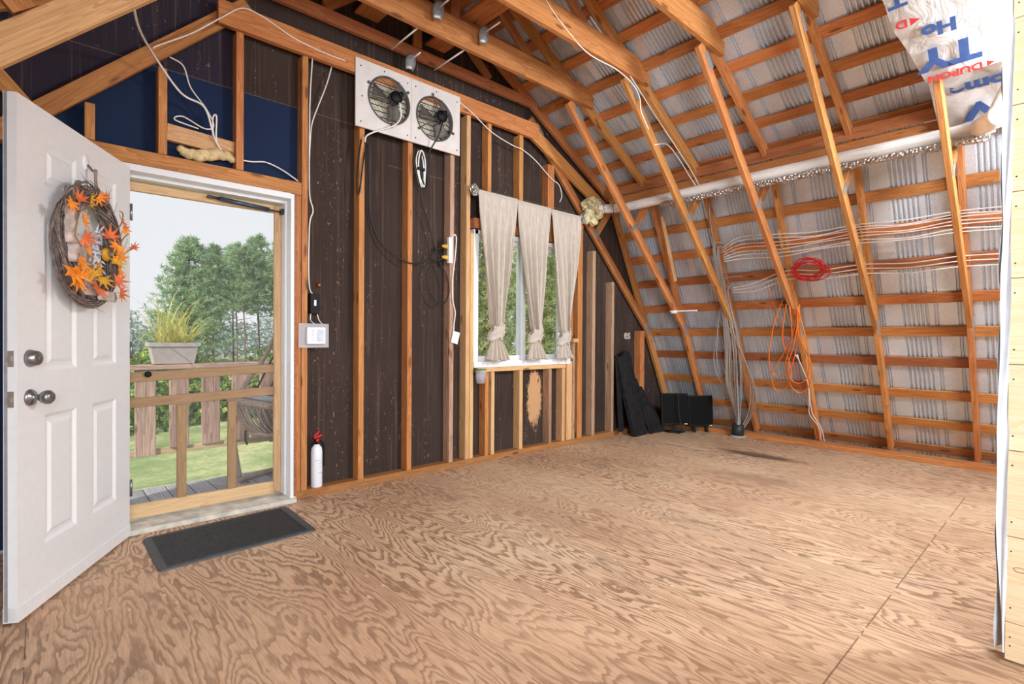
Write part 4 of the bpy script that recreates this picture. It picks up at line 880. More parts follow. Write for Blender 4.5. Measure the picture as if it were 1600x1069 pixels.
curved_text('1 PULL PIN', 0.165, 0.008, -1.75); curved_text('2 AIM', 0.14, 0.008, -1.65); curved_text('A B C', 0.10, 0.014, -1.62)

# rubber mat ---------------------------------------------------------------
mat_ = empty('door_mat', (0.8, 3.15, FZ), 'dark grey ribbed rubber mat inside the door', 'mat')
c4 = [V((0.405, 3.405, 0)), V((1.180, 3.462, 0)), V((1.168, 2.918, 0)), V((0.405, 2.878, 0))]
def mp(u, v): return (c4[0]*(1-u)+c4[1]*u)*(1-v)+(c4[3]*(1-u)+c4[2]*u)*v
RUB = plain('rubber_grey', srgb(74, 75, 78), 0.6, 0, 0.08); RUBD = plain('rubber_dark', srgb(52, 53, 56), 0.65, 0, 0.1)
def rrect(m_, r_, z):
    out = []
    for (cu, cv, a0) in ((m_+r_, m_+r_*1.4, pi), (1-m_-r_, m_+r_*1.4, 1.5*pi), (1-m_-r_, 1-m_-r_*1.4, 0), (m_+r_, 1-m_-r_*1.4, .5*pi)):
        for k in range(6): a = a0+k*pi/10; p = mp(cu+r_*cos(a), cv+r_*1.4*sin(a)); out.append((p.x, p.y, z))
    return out
b = MB(); A = rrect(0, 0.035, FZ+0.0005); B = rrect(0.008, 0.032, FZ+0.008); n_ = len(A); b.add(A+B, [tuple(range(n_, 2*n_))]+[(i, (i+1) % n_, n_+(i+1) % n_, n_+i) for i in range(n_)]+[tuple(range(n_-1, -1, -1))]); b.build('rubber_base', RUB, mat_)
b = MB()
for k in range(74):
    u0 = 0.055+0.012*k; u1 = u0+0.0065; v0, v1 = 0.06, 0.94
    P = [mp(u0, v0), mp(u1, v0), mp(u1, v1), mp(u0, v1)]; b.prism([(p.x, p.y, FZ+0.0075) for p in P], (0, 0, 0.003))
b.build('ribs', RUBD, mat_)['kind'] = 'stuff'

# ------------------------------------------------------------------ far right corner
def lean_board(x0, x1, ytop, ybot, zt, zb, th, label, mat=BLACKM, xt=0.0):
    b = MB(); P = [(x0, ybot, zb), (x1, ybot, zb), (x1+xt, ytop, zt), (x0+xt, ytop, zt)]
    d = V((0, -(zt-zb), (ytop-ybot))).normalized()*th
    b.prism(P, d); return tag(b.build('black_board', mat, origin=(x0, ybot, zb), bevel=0.003), label, 'board', 'black boards in the far corner')
def pxw(y, *pts): return pts
b = MB()
# tall black panel leaning at an angle
def slab(p, q, top_p, top_q, th, name, label, curve=False):
    b = MB(); p, q, tp, tq = map(V, (p, q, top_p, top_q)); nrm = (q-p).cross(tp-p).normalized()*th
    if curve:
        P = [p, q]; m_ = 10
        for k in range(m_+1): t = k/m_; P.append(tq.lerp(tp, t)+(tp-p).normalized()*0.03*sin(t*2*pi))
    else: P = [p, q, tq, tp]
    b.prism(P, nrm); return tag(b.build(name, BLACKM, origin=p, bevel=0.002), label, 'board', 'black boards in the far corner')
slab((4.93, 3.36, FZ), (5.20, 3.38, FZ), (4.80, 3.53, 0.90), (5.07, 3.54, 0.93), -0.05, 'black_board', 'tallest black board leaning in the corner, with a wavy top', True)
slab((5.23, 3.34, FZ), (5.30, 3.36, FZ), (5.12, 3.50, 0.62), (5.17, 3.51, 0.62), -0.03, 'black_board', 'narrow black strip leaning between the two black boards')
slab((5.31, 3.36, FZ), (5.53, 3.34, FZ), (5.16, 3.53, 0.52), (5.30, 3.53, 0.52), -0.03, 'black_board', 'shorter black board leaning right of the tall one')
slab((4.78, 3.47, 0.04), (4.88, 3.48, 0.04), (4.80, 3.54, 0.86), (4.87, 3.54, 0.86), -0.012, 'black_board', 'thin black panel behind the tall black board')
# two monitors turned to the wall
def monitor(c, w_, h_, yaw, lab, zc, stand):
    r = empty('computer_monitor', (c[0], c[1], 0), lab, 'monitor', 'computer monitors in the corner'); M = T_((c[0], c[1], zc)) @ Matrix.Rotation(yaw, 4, 'Z') @ Matrix.Rotation(-0.10, 4, 'X')
    b = MB(); b.box((-w_/2, -0.012, -h_/2), (w_/2, 0.012, h_/2), M); b.box((-w_*0.3, 0.012, -h_*0.3), (w_*0.3, 0.035, h_*0.3), M); b.build('housing', BLACK, r, bevel=0.004)
    b = MB(); b.box((-w_/2+0.012, -0.0135, -h_/2+0.016), (w_/2-0.012, -0.0125, h_/2-0.012), M); b.build('screen', plain('dark_screen', srgb(8, 9, 11), 0.7, 0, 0.05, 0.15), r)
    b = MB(); b.box((w_/2-0.05, -0.0145, -h_/2+0.004), (w_/2-0.015, -0.0128, -h_/2+0.013), M); b.build('sticker', WHITE, r)
    if stand:
        b = MB(); b.box((-0.02, 0.02, -h_/2-0.09), (0.02, 0.035, 0.0), M); b.build('stand_neck', BLACK, r)
        b = MB(); M2 = T_((c[0], c[1], FZ)) @ Matrix.Rotation(yaw, 4, 'Z') @ Matrix.Diagonal((1.5, 1, 1, 1)); b.lathe([(0.001, 0), (0.085, 0.0), (0.08, 0.010), (0.02, 0.016), (0.001, 0.017)], M2, 24); b.build('stand_base', BLACK, r)
    else:
        b = MB(); b.box((-w_*0.3, 0.0, -h_/2-0.075), (-w_*0.3+0.03, 0.03, -h_/2), M); b.box((w_*0.3-0.03, 0.0, -h_/2-0.075), (w_*0.3, 0.03, -h_/2), M); b.build('stand_foot', BLACK, r)
    return r
myaw = -YAW+0.05
monitor((5.58, 3.26), 0.32, 0.37, -0.72, 'left black monitor standing in the far corner', 0.255, True)
monitor((5.80, 3.05), 0.30, 0.36, -0.66, 'right black monitor half behind the other in the far corner', 0.235, False)
cable('monitor_cord', [(5.56, 3.20, 0.45), (5.55, 3.19, 0.30), (5.55, 3.17, 0.12), (5.50, 3.12, 0.006), (5.40, 3.16, 0.006), (5.45, 3.25, 0.006), (5.60, 3.14, 0.006), (5.70, 3.08, 0.006)], 0.005, CORD, None, 'black cord hanging over the monitors and coiling on the floor', 'cable')
# grey cable bundle into a black collar
cc = empty('conduit_collar', (5.83, 2.60, 0), 'black collar in the floor where the grey cables go down', 'conduit')
b = MB(); b.lathe([(0.066, 0.001), (0.062, 0.145), (0.056, 0.145), (0.058, 0.001)], T_((5.845, 2.62, FZ)), 24); b.build('collar', plain('collar_black', srgb(40, 44, 48), 0.5), cc)
b = MB(); b.lathe([(0.085, 0.0), (0.085, 0.012), (0.064, 0.022), (0.060, 0.0)], T_((5.845, 2.62, FZ)), 20); b.build('foam_ring', plain('grey_foam', srgb(170, 168, 160), 0.9), cc)
r2 = random.Random(21)
for k in range(24):
    a = r2.uniform(0, 2*pi); rr_ = r2.uniform(0.005, 0.036); bx, by = 5.845+rr_*cos(a), 2.62+rr_*sin(a); sp_ = r2.uniform(-.10, .10)
    zt = r2.choice((1.62, 1.70, 1.75, 1.93, 1.98, 2.02, 2.05)); z2 = 1.15
    def onl(y, z, off=-0.05): p = lowp(z, off); return (p.x, y, p.z)
    if k < 19: pts = [(bx, by, 0.03), (bx, by+sp_*.2, 0.22), onl(2.60+sp_, 0.62, -0.06+r2.uniform(-.02, .01)), onl(2.53+sp_*.9, 1.05, -0.05), onl(2.50+sp_*.5, 1.5, -0.045), onl(2.48+sp_*.4, zt, -0.045), onl(2.40, zt+0.03, -0.03), onl(2.30, zt+0.02, -0.01)]
    elif k < 22: pts = [(bx, by, 0.03), (bx+0.02, by-0.10, 0.22), onl(2.38+0.03*(k-19), 0.52, -0.07), onl(2.42, 0.85, -0.06), onl(2.52+sp_*.4, 1.35, -0.045), onl(2.48, 1.9, -0.045)]
    else: pts = [(bx, by, 0.03), (bx, by+0.05, 0.3), onl(2.75+0.04*(k-22), 0.8, -0.05), onl(2.66, 1.2, -0.05), onl(2.53, 1.6, -0.045), onl(2.49, 2.2, -0.04), onl(2.47, 2.42, -0.02)]
    cable('grey_cable', pts, 0.0048, GREYP if k % 4 else plain('tan_cable%d' % k, srgb(176, 150, 128), 0.5), None, 'grey data cable rising from the black floor collar up the right slope', 'cable', 'grey cables gathered in the floor collar')
# horizontal white cables on the slope
def slope_pt(y, z, off): p = lowp(z, off); return (p.x, y, p.z)
rows = [(2.095, 2.05), (2.065, 2.03), (2.03, 2.01), (2.00, 1.985), (1.965, 1.96), (1.935, 1.93), (1.90, 1.905)]
for k, (za, zb_) in enumerate(rows):
    pts = [slope_pt(2.44, 2.0-0.02*k, -0.03), slope_pt(2.25, za-0.02, 0.0), slope_pt(1.9, za-0.035, -0.012)]
    for y in (1.60, 1.27, 0.95, 0.64, 0.3, -0.1): pts.append(slope_pt(y, zb_+(0.0 if y in (1.27, 0.64) else -0.012*(1+k % 2)), -0.012))
    cable('white_cable', pts, 0.0045, WIREW, None, '%s of the seven white cables in the upper run along the right slope' % ('topmost', 'second from top', 'third from top', 'middle one', 'third from bottom', 'second from bottom', 'lowest')[k], 'cable', 'upper run of white cables')
for k, za in enumerate((1.735, 1.70, 1.66)):
    pts = [slope_pt(2.42, 1.62-0.02*k, -0.03), slope_pt(2.2, za-0.09, 0.0)]
    for y in (1.88, 1.60, 1.27, 0.95, 0.64, 0.3, -0.1): pts.append(slope_pt(y, za+(0.03*(0.64-y) if y < 0.64 else 0)+(0.0 if y in (1.88, 1.27, 0.64) else -0.018), -0.012))
    cable('white_cable', pts, 0.0045, WIREW, None, '%s of the three white cables in the lower run, passing the red coil' % ('topmost', 'middle one', 'lowest')[k], 'cable', 'lower run of white cables')
# cable staple blocks
for y, z, l in ((1.255, 2.0, 'cable rack with upper run on the second truss'), (0.625, 1.99, 'cable rack with upper run on the nearest truss'), (1.885, 2.0, 'cable rack with upper run on the third truss'), (1.255, 1.70, 'cable rack with lower run on the second truss'), (0.625, 1.70, 'cable rack with lower run on the nearest truss')):
    b = MB(); M = axes(slope_pt(y, z, 0.0), (0, 1, 0), (-SLOPE, 0, 1), nl)
    for k in range(6): b.box((-0.006, -0.09+k*0.034, -0.02), (0.006, -0.072+k*0.034, 0), M)
    b.box((-0.003, -0.10, -0.006), (0.003, 0.11, 0), M); tag(b.build('cable_rack', plain('brass_tan', srgb(205, 170, 110), 0.5), origin=M.translation), l, 'cable rack')
# duct ----------------------------------------------------------------------
du_ = empty('air_duct', (4.58, 1.5, 2.48), 'long white wrapped duct running under the knee of the roof', 'duct')
b = MB(); pts = [(4.40, 3.50, 2.47), (4.46, 3.42, 2.465), (4.55, 3.28, 2.468), (4.59, 3.05, 2.478), (4.59, 2.5, 2.488), (4.59, 1.8, 2.492), (4.59, 1.0, 2.492), (4.59, 0.40, 2.492)]
sp_ = smooth_path(pts, 6); b.tube(sp_, 0.047, 18); b.build('main_duct', DUCT, du_)
b = MB(); 
for i in range(60):
    pass
b.tube([(4.565+0.004*sin(k*1.7), 0.42+k*0.06, 2.417+0.004*sin(k*2.3)) for k in range(41)], [0.028+0.006*sin(k*1.9)+0.004*sin(k*3.1) for k in range(41)], 12); b.build('foil_tube', FOIL, du_)
b = MB()
for y, z, x in ((3.44, 2.47, 4.45), (3.36, 2.467, 4.50), (3.24, 2.47, 4.565)):
    b.tube([(x+0.0495*cos(t), y+0.02*cos(t)+0.006*sin(t*3), z+0.0495*sin(t)) for t in [2*pi*j/20 for j in range(20)]], 0.0025, 5, closed=True)
b.build('wire_tie', CORD, du_)
b = MB(); r2 = random.Random(12)
for i in range(34):
    x = 4.33+r2.uniform(-.10, .10); z = 2.44+r2.uniform(-.12, .11); y = 3.52+r2.uniform(-.05, .02); r_ = r2.uniform(0.025, 0.05); pa = r2.uniform(0, 6)
    b.grid(lambda u, v: (r_*sin(pi*v)*cos(2*pi*u)*(1+0.25*sin(u*19+pa)), r_*sin(pi*v)*sin(2*pi*u)*(1+0.2*sin(v*11+pa)), r_*cos(pi*v)*(1+0.2*sin(u*13+pa))), 10, 7, T_((x, y, z)), True, False)
tag(b.build('insulation_tuft', INSUL, origin=(4.33, 3.5, 2.35)), 'yellow insulation stuffed around the far end of the duct', 'insulation', kind='stuff')
# elbow at the near end
el = empty('duct_elbow', (4.55, 0.5, 2.45), 'white plastic elbow where the duct meets the partition', 'duct')
b = MB(); b.tube([(4.52, 0.47, 2.475), (4.42, 0.41, 2.465), (4.28, 0.35, 2.45)], [0.055, 0.06, 0.06], 18); b.build('socket', plain('ivory_plastic', srgb(252, 251, 249), 0.45), el)
b = MB(); b.tube(smooth_path([(4.45, 0.42, 2.47), (4.40, 0.37, 2.56), (4.36, 0.33, 2.64)], 5), [0.032]*5+[0.03]*5+[0.028], 14); b.build('branch', plain('ivory_plastic2', srgb(246, 242, 234), 0.5), el)
# orange cord hanging
oc = empty('orange_cord', (5.3, 2.0, 0.6), 'orange extension cord hanging in long loops from a truss', 'cord')
def hang(y, z, off=-0.07): return slope_pt(y, z, off)
for k, lp in enumerate(([(1.93, 1.5), (2.05, 1.28), (2.15, 0.99), (2.17, 0.81), (2.1, 0.75), (2.0, 0.8), (1.9, 1.0), (1.83, 1.27), (1.79, 1.45)],
    [(1.9, 1.47), (1.99, 1.15), (1.97, 0.9), (1.98, 0.74), (2.07, 0.61), (2.16, 0.62), (2.15, 0.79), (2.0, 1.0), (1.88, 1.21), (1.81, 1.44)][::-1],
    [(1.87, 1.45), (1.9, 1.15), (2.0, 0.9), (2.0, 0.69), (1.92, 0.6), (1.81, 0.7), (1.77, 0.91), (1.83, 1.15), (1.82, 1.42)],
    [(1.8, 1.45), (1.77, 1.09), (1.8, 0.81), (1.89, 0.71), (1.97, 0.74), (1.97, 0.9), (1.89, 1.09), (1.83, 1.27), (1.8, 1.44)])):
    cable('loop', [hang(y, z, -0.085-0.012*k) for y, z in lp], 0.0058, ORANGE, oc)
b = MB(); M = axes(hang(1.93, 1.47, -0.06), (0, 1, 0), (-SLOPE, 0, 1), nl); b.box((-0.045, -0.006, -0.02), (0.035, 0.006, 0.03), M); b.box((-0.03, -0.05, -0.01), (0.0, -0.006, 0.015), M); tag(b.build('cord_hook', DARKST, origin=M.translation), 'steel hook holding the orange cord on the third truss', 'hook')
cable('thin_red_wire', [hang(2.02, 1.60, 0.0), hang(2.09, 1.50, 0.0), hang(2.05, 1.35, -0.01), hang(2.0, 1.05, -0.02), hang(1.93, 0.75, -0.02), hang(1.95, 0.62, -0.02), hang(1.86, 0.45, 0.0), hang(1.86, 0.2, 0.0), hang(1.85, 0.03, -0.01)], 0.003, RED, None, 'thin red wire beside the hanging orange cord', 'cable')
for k in range(2):
    cable('white_cable', [hang(1.93-0.02*k, 0.95, -0.02), hang(1.90, 0.88, -0.03), hang(1.87, 0.66, 0.0), hang(1.885-0.01*k, 0.45, -0.01), hang(1.90-0.03*k, 0.32, -0.01), hang(1.83-0.02*k, 0.18, -0.015), hang(1.83-0.03*k, 0.04, -0.02)], 0.0045, WIREW, None, 'loose white cable reaching the floor below the orange cord', 'cable', 'two loose white cables below the orange cord')
rc = empty('red_cord_coil', (5.2, 1.7, 1.7), 'coil of red cord tucked behind the lower cable run', 'cord')
r2 = random.Random(33)
for k in range(9):
    cy, cz_ = 1.68+r2.uniform(-.02, .02), 1.73+r2.uniform(-.015, .015); ry, rz = r2.uniform(0.10, 0.165), r2.uniform(0.06, 0.10); t0 = r2.uniform(0, 6)
    cable('loop', [hang(cy+ry*cos(t0+a), cz_+rz*sin(t0+a)+0.01*sin(2*a+k), -0.012-0.004*k+0.006*sin(3*a)) for a in [2*pi*j/10 for j in range(10)]], 0.0052, RED, rc, closed=True, n=5)
# pale stick, and white bracket
member('wood_batten', (4.80, 2.97, 2.36), (5.01, 2.93, 1.70), 0.035, 0.012, WOODL, hint=(0.7, 0.7, 0), label='thin pale batten hanging below the duct at the far truss', cat='wood strip')
b = MB(); b.box((5.02, 2.70, 1.375), (5.05, 3.0, 1.388)); b.box((5.0, 2.93, 1.36), (5.06, 2.97, 1.39)); tag(b.build('white_bracket', WHITE, origin=(5.02, 2.7, 1.37)), 'small white bracket on the strut of the far truss', 'bracket')

# ------------------------------------------------------------------ ceiling hangers: rods with saddle plates
for k, (x, y0, y1, z, plate, lab) in enumerate((
    (1.92, 3.08, 3.45, 3.20, None, 'white rod between the chords, above the left fan'),
    (2.32, 3.10, 3.49, 3.20, None, 'white rod between the chords, above the right fan'),
    (2.12, 3.38, 3.52, 3.22, 3.52, 'grey saddle hanger above the joint of the fan boards'),
    (2.01, 2.80, 2.96, 3.32, 2.98, 'grey saddle hanger at the top edge of the picture'),
    (2.41, 2.80, 2.96, 3.31, 2.98, 'grey saddle hanger right of the topmost one'))):
    r = empty('ceiling_hanger', (x, y0, z), lab, 'hanger', 'rod hangers between the trusses')
    b = MB(); b.tube([(x, y0, z+0.01), (x, y1, z+0.01)], 0.006, 8); b.build('rod', WIREW, r)
    if plate:
        b = MB(); b.grid(lambda u, v: ((u-.5)*0.10*(1-0.35*abs(v-.5)*2)+0.02*(v-.5), -0.02*sin(pi*u), (v-.5)*0.13), 8, 6, T_((x, plate, z-0.01))); b.build('saddle', PLATE, r, solid=0.002)

# long white cables along trusses A and B
def chordp(y, pts, lab):
    cable('white_cable', [(x, y, z) for x, z in pts], 0.0045, WIREW, None, lab, 'cable')
chordp(2.455, [(2.2, 3.52), (2.45, 3.40), (2.65, 3.28), (2.95, 3.17), (3.30, 3.17), (3.52, 3.13), (3.62, 3.05), (3.64, 2.95), (3.75, 2.83)], 'white cable following the underside of the fourth truss chord')
chordp(2.47, [(3.0, 3.46), (3.2, 3.36), (3.5, 3.20), (3.85, 3.0), (4.2, 2.81), (4.5, 2.64), (4.64, 2.54)], 'white cable running down the upper rafter of the fourth truss to the duct')
chordp(2.49, [(3.9, 2.75), (4.1, 2.80), (4.3, 2.72), (4.5, 2.60), (4.62, 2.53)], 'thin white cable joining the duct beside the fourth truss')

# ------------------------------------------------------------------ house wrap
def usl(y, x, off=-0.012): p = upp(x, off); return V((p.x, y, p.z))
def wrap(name, edge, label, ylow=-0.6, off=-0.012, sag=0.012):
    xs0, xs1 = edge[0][1], edge[-1][1]; nu_, nv_ = 26, 20
    def fn(u, v):
        x = xs0+(xs1-xs0)*v
        ye = edge[-1][0]
        for (ya, xa), (yb, xb) in zip(edge, edge[1:]):
            if xa <= x <= xb: ye = ya+(yb-ya)*(x-xa)/(xb-xa); break
        y = ye+(ylow-ye)*u; p = usl(y, x, off-sag*abs(sin(y*9.1+x*4))*sin(pi*min(1, u*3))-0.004*sin(x*31+y*17))
        return p
    b = MB(); b.grid(fn, nu_, nv_); r = tag(b.build(name, WRAP, origin=usl(0.4, xs1)), label, 'house wrap', 'house wrap on the upper slope'); return r
dv = V((2.105, 0, -2.055)).normalized(); nv = V((-dv.z, 0, dv.x))           # along and square to the 45 degree struts (nv points up and out)
def st_pt(y, x, off=-0.02): return V((3.48, y, 3.19))+dv*((x-3.48)/dv.x)-nv*0.05+nv*off+V((0, 0, 0))
def wrap45():
    edge = [(0.83, 3.30), (0.797, 3.568), (0.763, 3.738), (0.70, 3.87), (0.655, 3.99)]
    def fn(u, v):
        x = 3.30+(3.99-3.30)*v; ye = edge[-1][0]
        for (ya, xa), (yb, xb) in zip(edge, edge[1:]):
            if xa <= x <= xb: ye = ya+(yb-ya)*(x-xa)/(xb-xa); break
        y = ye+(-0.6-ye)*u
        return st_pt(y, x, -0.022-0.012*abs(sin(y*7.1+x*5))*sin(pi*min(1, u*3))-0.003*sin(x*37+y*11)-0.05*max(0, v-0.9)*10*0.12)
    b = MB(); b.grid(fn, 34, 26)
    return tag(b.build('house_wrap', WRAP, origin=st_pt(0.4, 3.9)), 'upper house wrap sheet with blue and red printing, drawn over the nearest strut', 'house wrap')
w1 = wrap45()
def wrap2():
    def fn(u, v):
        x = 4.02+(4.80-4.02)*v; y = 0.70+(-0.6-0.70)*u
        return usl(y, x, -0.05-0.02*abs(sin(y*9.1+x*4))-0.004*sin(x*31+y*17))
    b = MB(); b.grid(fn, 30, 22); return tag(b.build('house_wrap', WRAP, origin=usl(0.4, 4.7)), 'lower house wrap sheet behind the nearest strut, above the duct', 'house wrap')
w2 = wrap2()
tx = V((0, 1, 0)); tz = tx.cross(dv)
def wt(txt, y, x, size, mat_i, bold=0.0, sxx=1.0): return textobj('printed_lettering', txt, size, axes(st_pt(y, x, -0.047), tx, dv, tz), mat_i, w1, 0.0, bold, sxx)
wt('TY', 0.400, 3.855, 0.170, BLUEINK, 0.008, 1.30); wt('Ho', 0.485, 3.755, 0.095, BLUEINK, 0.005, 1.25)
wt('D', 0.69, 3.70, 0.062, REDINK, 0.002, 1.25); wt('DUPON', 0.395, 3.965, 0.055, REDINK, 0.002, 1.25)
wt('T', 0.68, 3.585, 0.12, BLUEINK, 0.004, 1.2)
for y, x, s_ in ((0.635, 3.70, 0.045), (0.345, 3.965, 0.034)):
    b = MB(); P = [st_pt(y, x+s_*.35, -0.0475), st_pt(y+s_, x, -0.0475), st_pt(y+s_, x+s_*0.7, -0.0475)]; b.prism(P, tz*0.0004); b.build('printed_triangle', REDINK, w1)
ty2 = V((1, 0, -US)).normalized(); tz2 = tx.cross(ty2)
def wt2(txt, y, x, size, bold=0.0, sxx=1.0): return textobj('printed_lettering', txt, size, axes(usl(y, x, -0.080), tx, ty2, tz2), BLUEINK, w2, 0.0, bold, sxx)
wt2('ome', 0.33, 4.40, 0.12, 0.006, 1.25); wt2('V', 0.40, 4.56, 0.19, 0.010, 1.3); wt2('Y', 0.24, 4.56, 0.19, 0.005, 1.3)

# ------------------------------------------------------------------ pine partition and its poly edge
b = MB(); zb_ = 0.0; z = 0.13; PX = 2.44; PYE = 0.170
edges = [0.0]+[0.13+0.2925*k for k in range(13)]
for k in range(len(edges)-1): b.box((PX, -1.9, edges[k]+0.0015), (PX+0.02, PYE, edges[k+1]-0.0015))
b.box((PX+0.02, -1.9, 0.0), (PX+0.11, PYE-0.004, 3.55)); pw = b.build('wall_partition', PINE, bevel=0.0); tag(pw, kind='structure')
b = MB()
for k in range(len(edges)-1):
    for y in (PYE-0.012,):
        for zz in (edges[k]+0.05, edges[k+1]-0.05):
            b.lathe([(0.0005, 0), (0.003, 0), (0.0005, 0.0008)], T_((PX, y, zz)) @ Matrix.Rotation(-pi/2, 4, 'Y'), 6)
b.build('nail_heads', DARKST, pw)['kind'] = 'stuff'
b = MB(); b.tube([(PX-0.0005, PYE-0.035+0.016*cos(a), 0.315+0.008*sin(a)) for a in [2*pi*j/16 for j in range(16)]], 0.0012, 4, closed=True); b.build('knot', plain('knot_brown', srgb(150, 100, 60), 0.6), pw)
b = MB()
def pf(u, v):
    z = 0.02+3.0*v; w_ = 0.006+0.020*min(1, (z-0.0)/0.5)+0.003*sin(z*3.1)+0.008*max(0, (z-1.4)/1.4); a = u
    return (PX-0.003+0.006*sin(a*3.0)+0.004*sin(z*9+u*6)+0.003*sin(z*23), PYE-0.002+w_*u+0.0018*sin(z*14+u*9), z)
b.grid(pf, 10, 90); b.grid(lambda u, v: (PX+0.004+0.11*u, PYE+0.006+0.02*(1-u)+0.004*sin(v*60+u*8), 0.02+3.0*v), 6, 60)
tag(b.build('poly_sheet', POLY, origin=(PX, PYE, 0.0)), 'white plastic sheet wrapping the end of the pine partition', 'plastic sheet')

# ------------------------------------------------------------------ outdoors: deck
dk = empty('wooden_deck', (1.0, 4.3, -0.1), 'weathered grey deck outside the door', 'deck')
x = -0.42
k = 0
while x < 3.2:
    member('deck_board', (x+0.0685, 3.69, -0.119), (x+0.0685, 4.88, -0.119), 0.135, 0.036, DECKW, dk, hint=(0, 0, 1)); x += 0.144; k += 1
member('edge_board', (-0.45, 4.895, -0.175), (3.2, 4.895, -0.175), 0.03, 0.14, RAILW, dk, hint=(0, 0, 1))
rl = empty('deck_railing', (1.0, 4.9, 0.1), 'brown picket railing along the deck edge', 'railing')
member('cap_rail', (-0.5, 4.92, 0.835), (3.2, 4.92, 0.845), 0.145, 0.036, BALW, rl, hint=(0, 0, 1))
member('bottom_rail', (-0.5, 4.925, 0.165), (3.2, 4.925, 0.175), 0.038, 0.05, RAILW, rl, hint=(0, 0, 1))
for i, x in enumerate([0.155+0.225*k for k in range(-2, 13)]):
    zl = 0.19 if i % 3 == 0 else 0.215
    member('picket', (x, 4.895, 0.145 if x == 0.605 else 0.19), (x, 4.895, 0.816), 0.135, 0.02, BALW, rl, hint=(0, 1, 0))
# planter
pl = empty('flower_box', (0.79, 4.93, 0.86), 'grey flower box of spiky grass on the deck railing', 'planter')
b = MB(); z0, z1 = 0.862, 1.02
def ringr(xa, xb, ya, yb, z): return [(xa, ya, z), (xb, ya, z), (xb, yb, z), (xa, yb, z)]
L_ = [ringr(0.66, 0.93, 4.87, 5.02, z0), ringr(0.635, 0.955, 4.85, 5.04, 1.0), ringr(0.62, 0.97, 4.84, 5.05, 1.0), ringr(0.62, 0.97, 4.84, 5.05, 1.03), ringr(0.64, 0.95, 4.86, 5.03, 1.03), ringr(0.64, 0.95, 4.86, 5.03, 1.005)]
vs = sum(L_, []); fs = [(3, 2, 1, 0), (20, 21, 22, 23)]+[(4*i+k, 4*i+(k+1) % 4, 4*i+4+(k+1) % 4, 4*i+4+k) for i in range(5) for k in range(4)]
b.add(vs, fs); b.build('box', PLANTER, pl)
b = MB(); b.box((0.641, 4.861, 1.002), (0.949, 5.029, 1.012)); b.build('soil', SOIL, pl)
b = MB(); r2 = random.Random(8)
for k in range(150):
    x0_, y0_ = r2.uniform(0.70, 0.90), r2.uniform(4.89, 5.0); a = r2.uniform(0, 2*pi); L = r2.uniform(0.20, 0.62) if k > 12 else r2.uniform(0.42, 0.60); th = r2.uniform(0.2, 1.25) if k > 12 else r2.uniform(0.1, 0.4); bend = r2.uniform(0.5, 2.1); wd = r2.uniform(0.0032, 0.006); n__ = 9; pl_, pr_ = [], []
    c = V((x0_, y0_, 1.012))
    for j in range(n__+1):
        t = j/n__; ang = th+bend*t*t; ww = wd*(1-t**2)+0.0003; s = V((-sin(a), cos(a), 0))*ww; pl_.append(c+s); pr_.append(c-s)
        c = c+V((cos(a)*sin(ang), sin(a)*sin(ang)*0.8, cos(ang)))*(L/n__)
        c.z = max(c.z, 0.90)
    b.add(pl_+pr_, [(j, j+1, n__+2+j, n__+1+j) for j in range(n__)])
b.build('grass_blades', BLADEG, pl)['kind'] = 'stuff'
# hanging egg chair
ec = empty('hanging_egg_chair', (1.55, 4.42, -0.09), 'brown wicker hanging chair with grey cushion on the deck', 'chair')
b = MB(); CX, CY, CZ = 1.56, 4.38, 0.55
b.tube([(CX+0.48*cos(2*pi*k/40), CY+0.30*sin(2*pi*k/40), CZ-0.05+0.10*abs(cos(2*pi*k/40))) for k in range(40)], 0.028, 8, closed=True)
for k in range(54):
    a = 2*pi*k/54; b.tube(smooth_path([(CX+0.48*cos(a), CY+0.30*sin(a), CZ-0.05+0.10*abs(cos(a))), (CX+0.40*cos(a+.05), CY+0.25*sin(a+.05), CZ-0.14), (CX+0.30*cos(a+.12), CY+0.20*sin(a+.12), CZ-0.24)], 4), 0.008, 5)
for j in range(5):
    r_ = 0.34-0.05*j; b.tube([(CX+r_*cos(2*pi*k/36), CY+r_*0.68*sin(2*pi*k/36), CZ-0.225-0.022*j+0.006*sin(k*2.2+j)) for k in range(36)], 0.018, 6, closed=True)
b.build('basket', WICK, ec)
b = MB(); b.grid(lambda u, v: (CX+0.42*sin(pi*v/2)*cos(2*pi*u), CY+0.26*sin(pi*v/2)*sin(2*pi*u), CZ+0.015-0.10*(1-v)+0.02*cos(pi*v)), 36, 10, None, True); b.grid(lambda u, v: (CX+(0.42+0.05*sin(pi*v))*cos(2*pi*u), CY+(0.26+0.04*sin(pi*v))*sin(2*pi*u), CZ-0.005+0.10*abs(cos(2*pi*u))-0.05*v+0.02), 36, 6, None, True); b.build('cushion', CUSH, ec)
b = MB(); b.tube([(1.66+0.52*cos(2*pi*k/40), 4.42+0.33*sin(2*pi*k/40), -0.078) for k in range(40)], 0.022, 8, closed=True)
b.tube(smooth_path([(1.20, 4.60, -0.07), (1.16, 4.62, 0.3), (1.22, 4.65, 0.62), (1.42, 4.68, 0.92), (1.56, 4.70, 1.25), (1.66, 4.66, 1.7), (1.68, 4.5, 1.95), (1.66, 4.38, 1.98)], 6), 0.02, 8); b.build('stand', WICK, ec)
b = MB(); b.tube([(1.66, 4.38, 1.97), (1.66, 4.38, 1.5)], 0.006, 6)
for k in range(4): a = pi/4+k*pi/2; b.tube([(1.66, 4.38, 1.5), (CX+0.40*cos(a), CY+0.25*sin(a), CZ+0.02)], 0.008, 6)
b.build('chain', DARKST, ec)
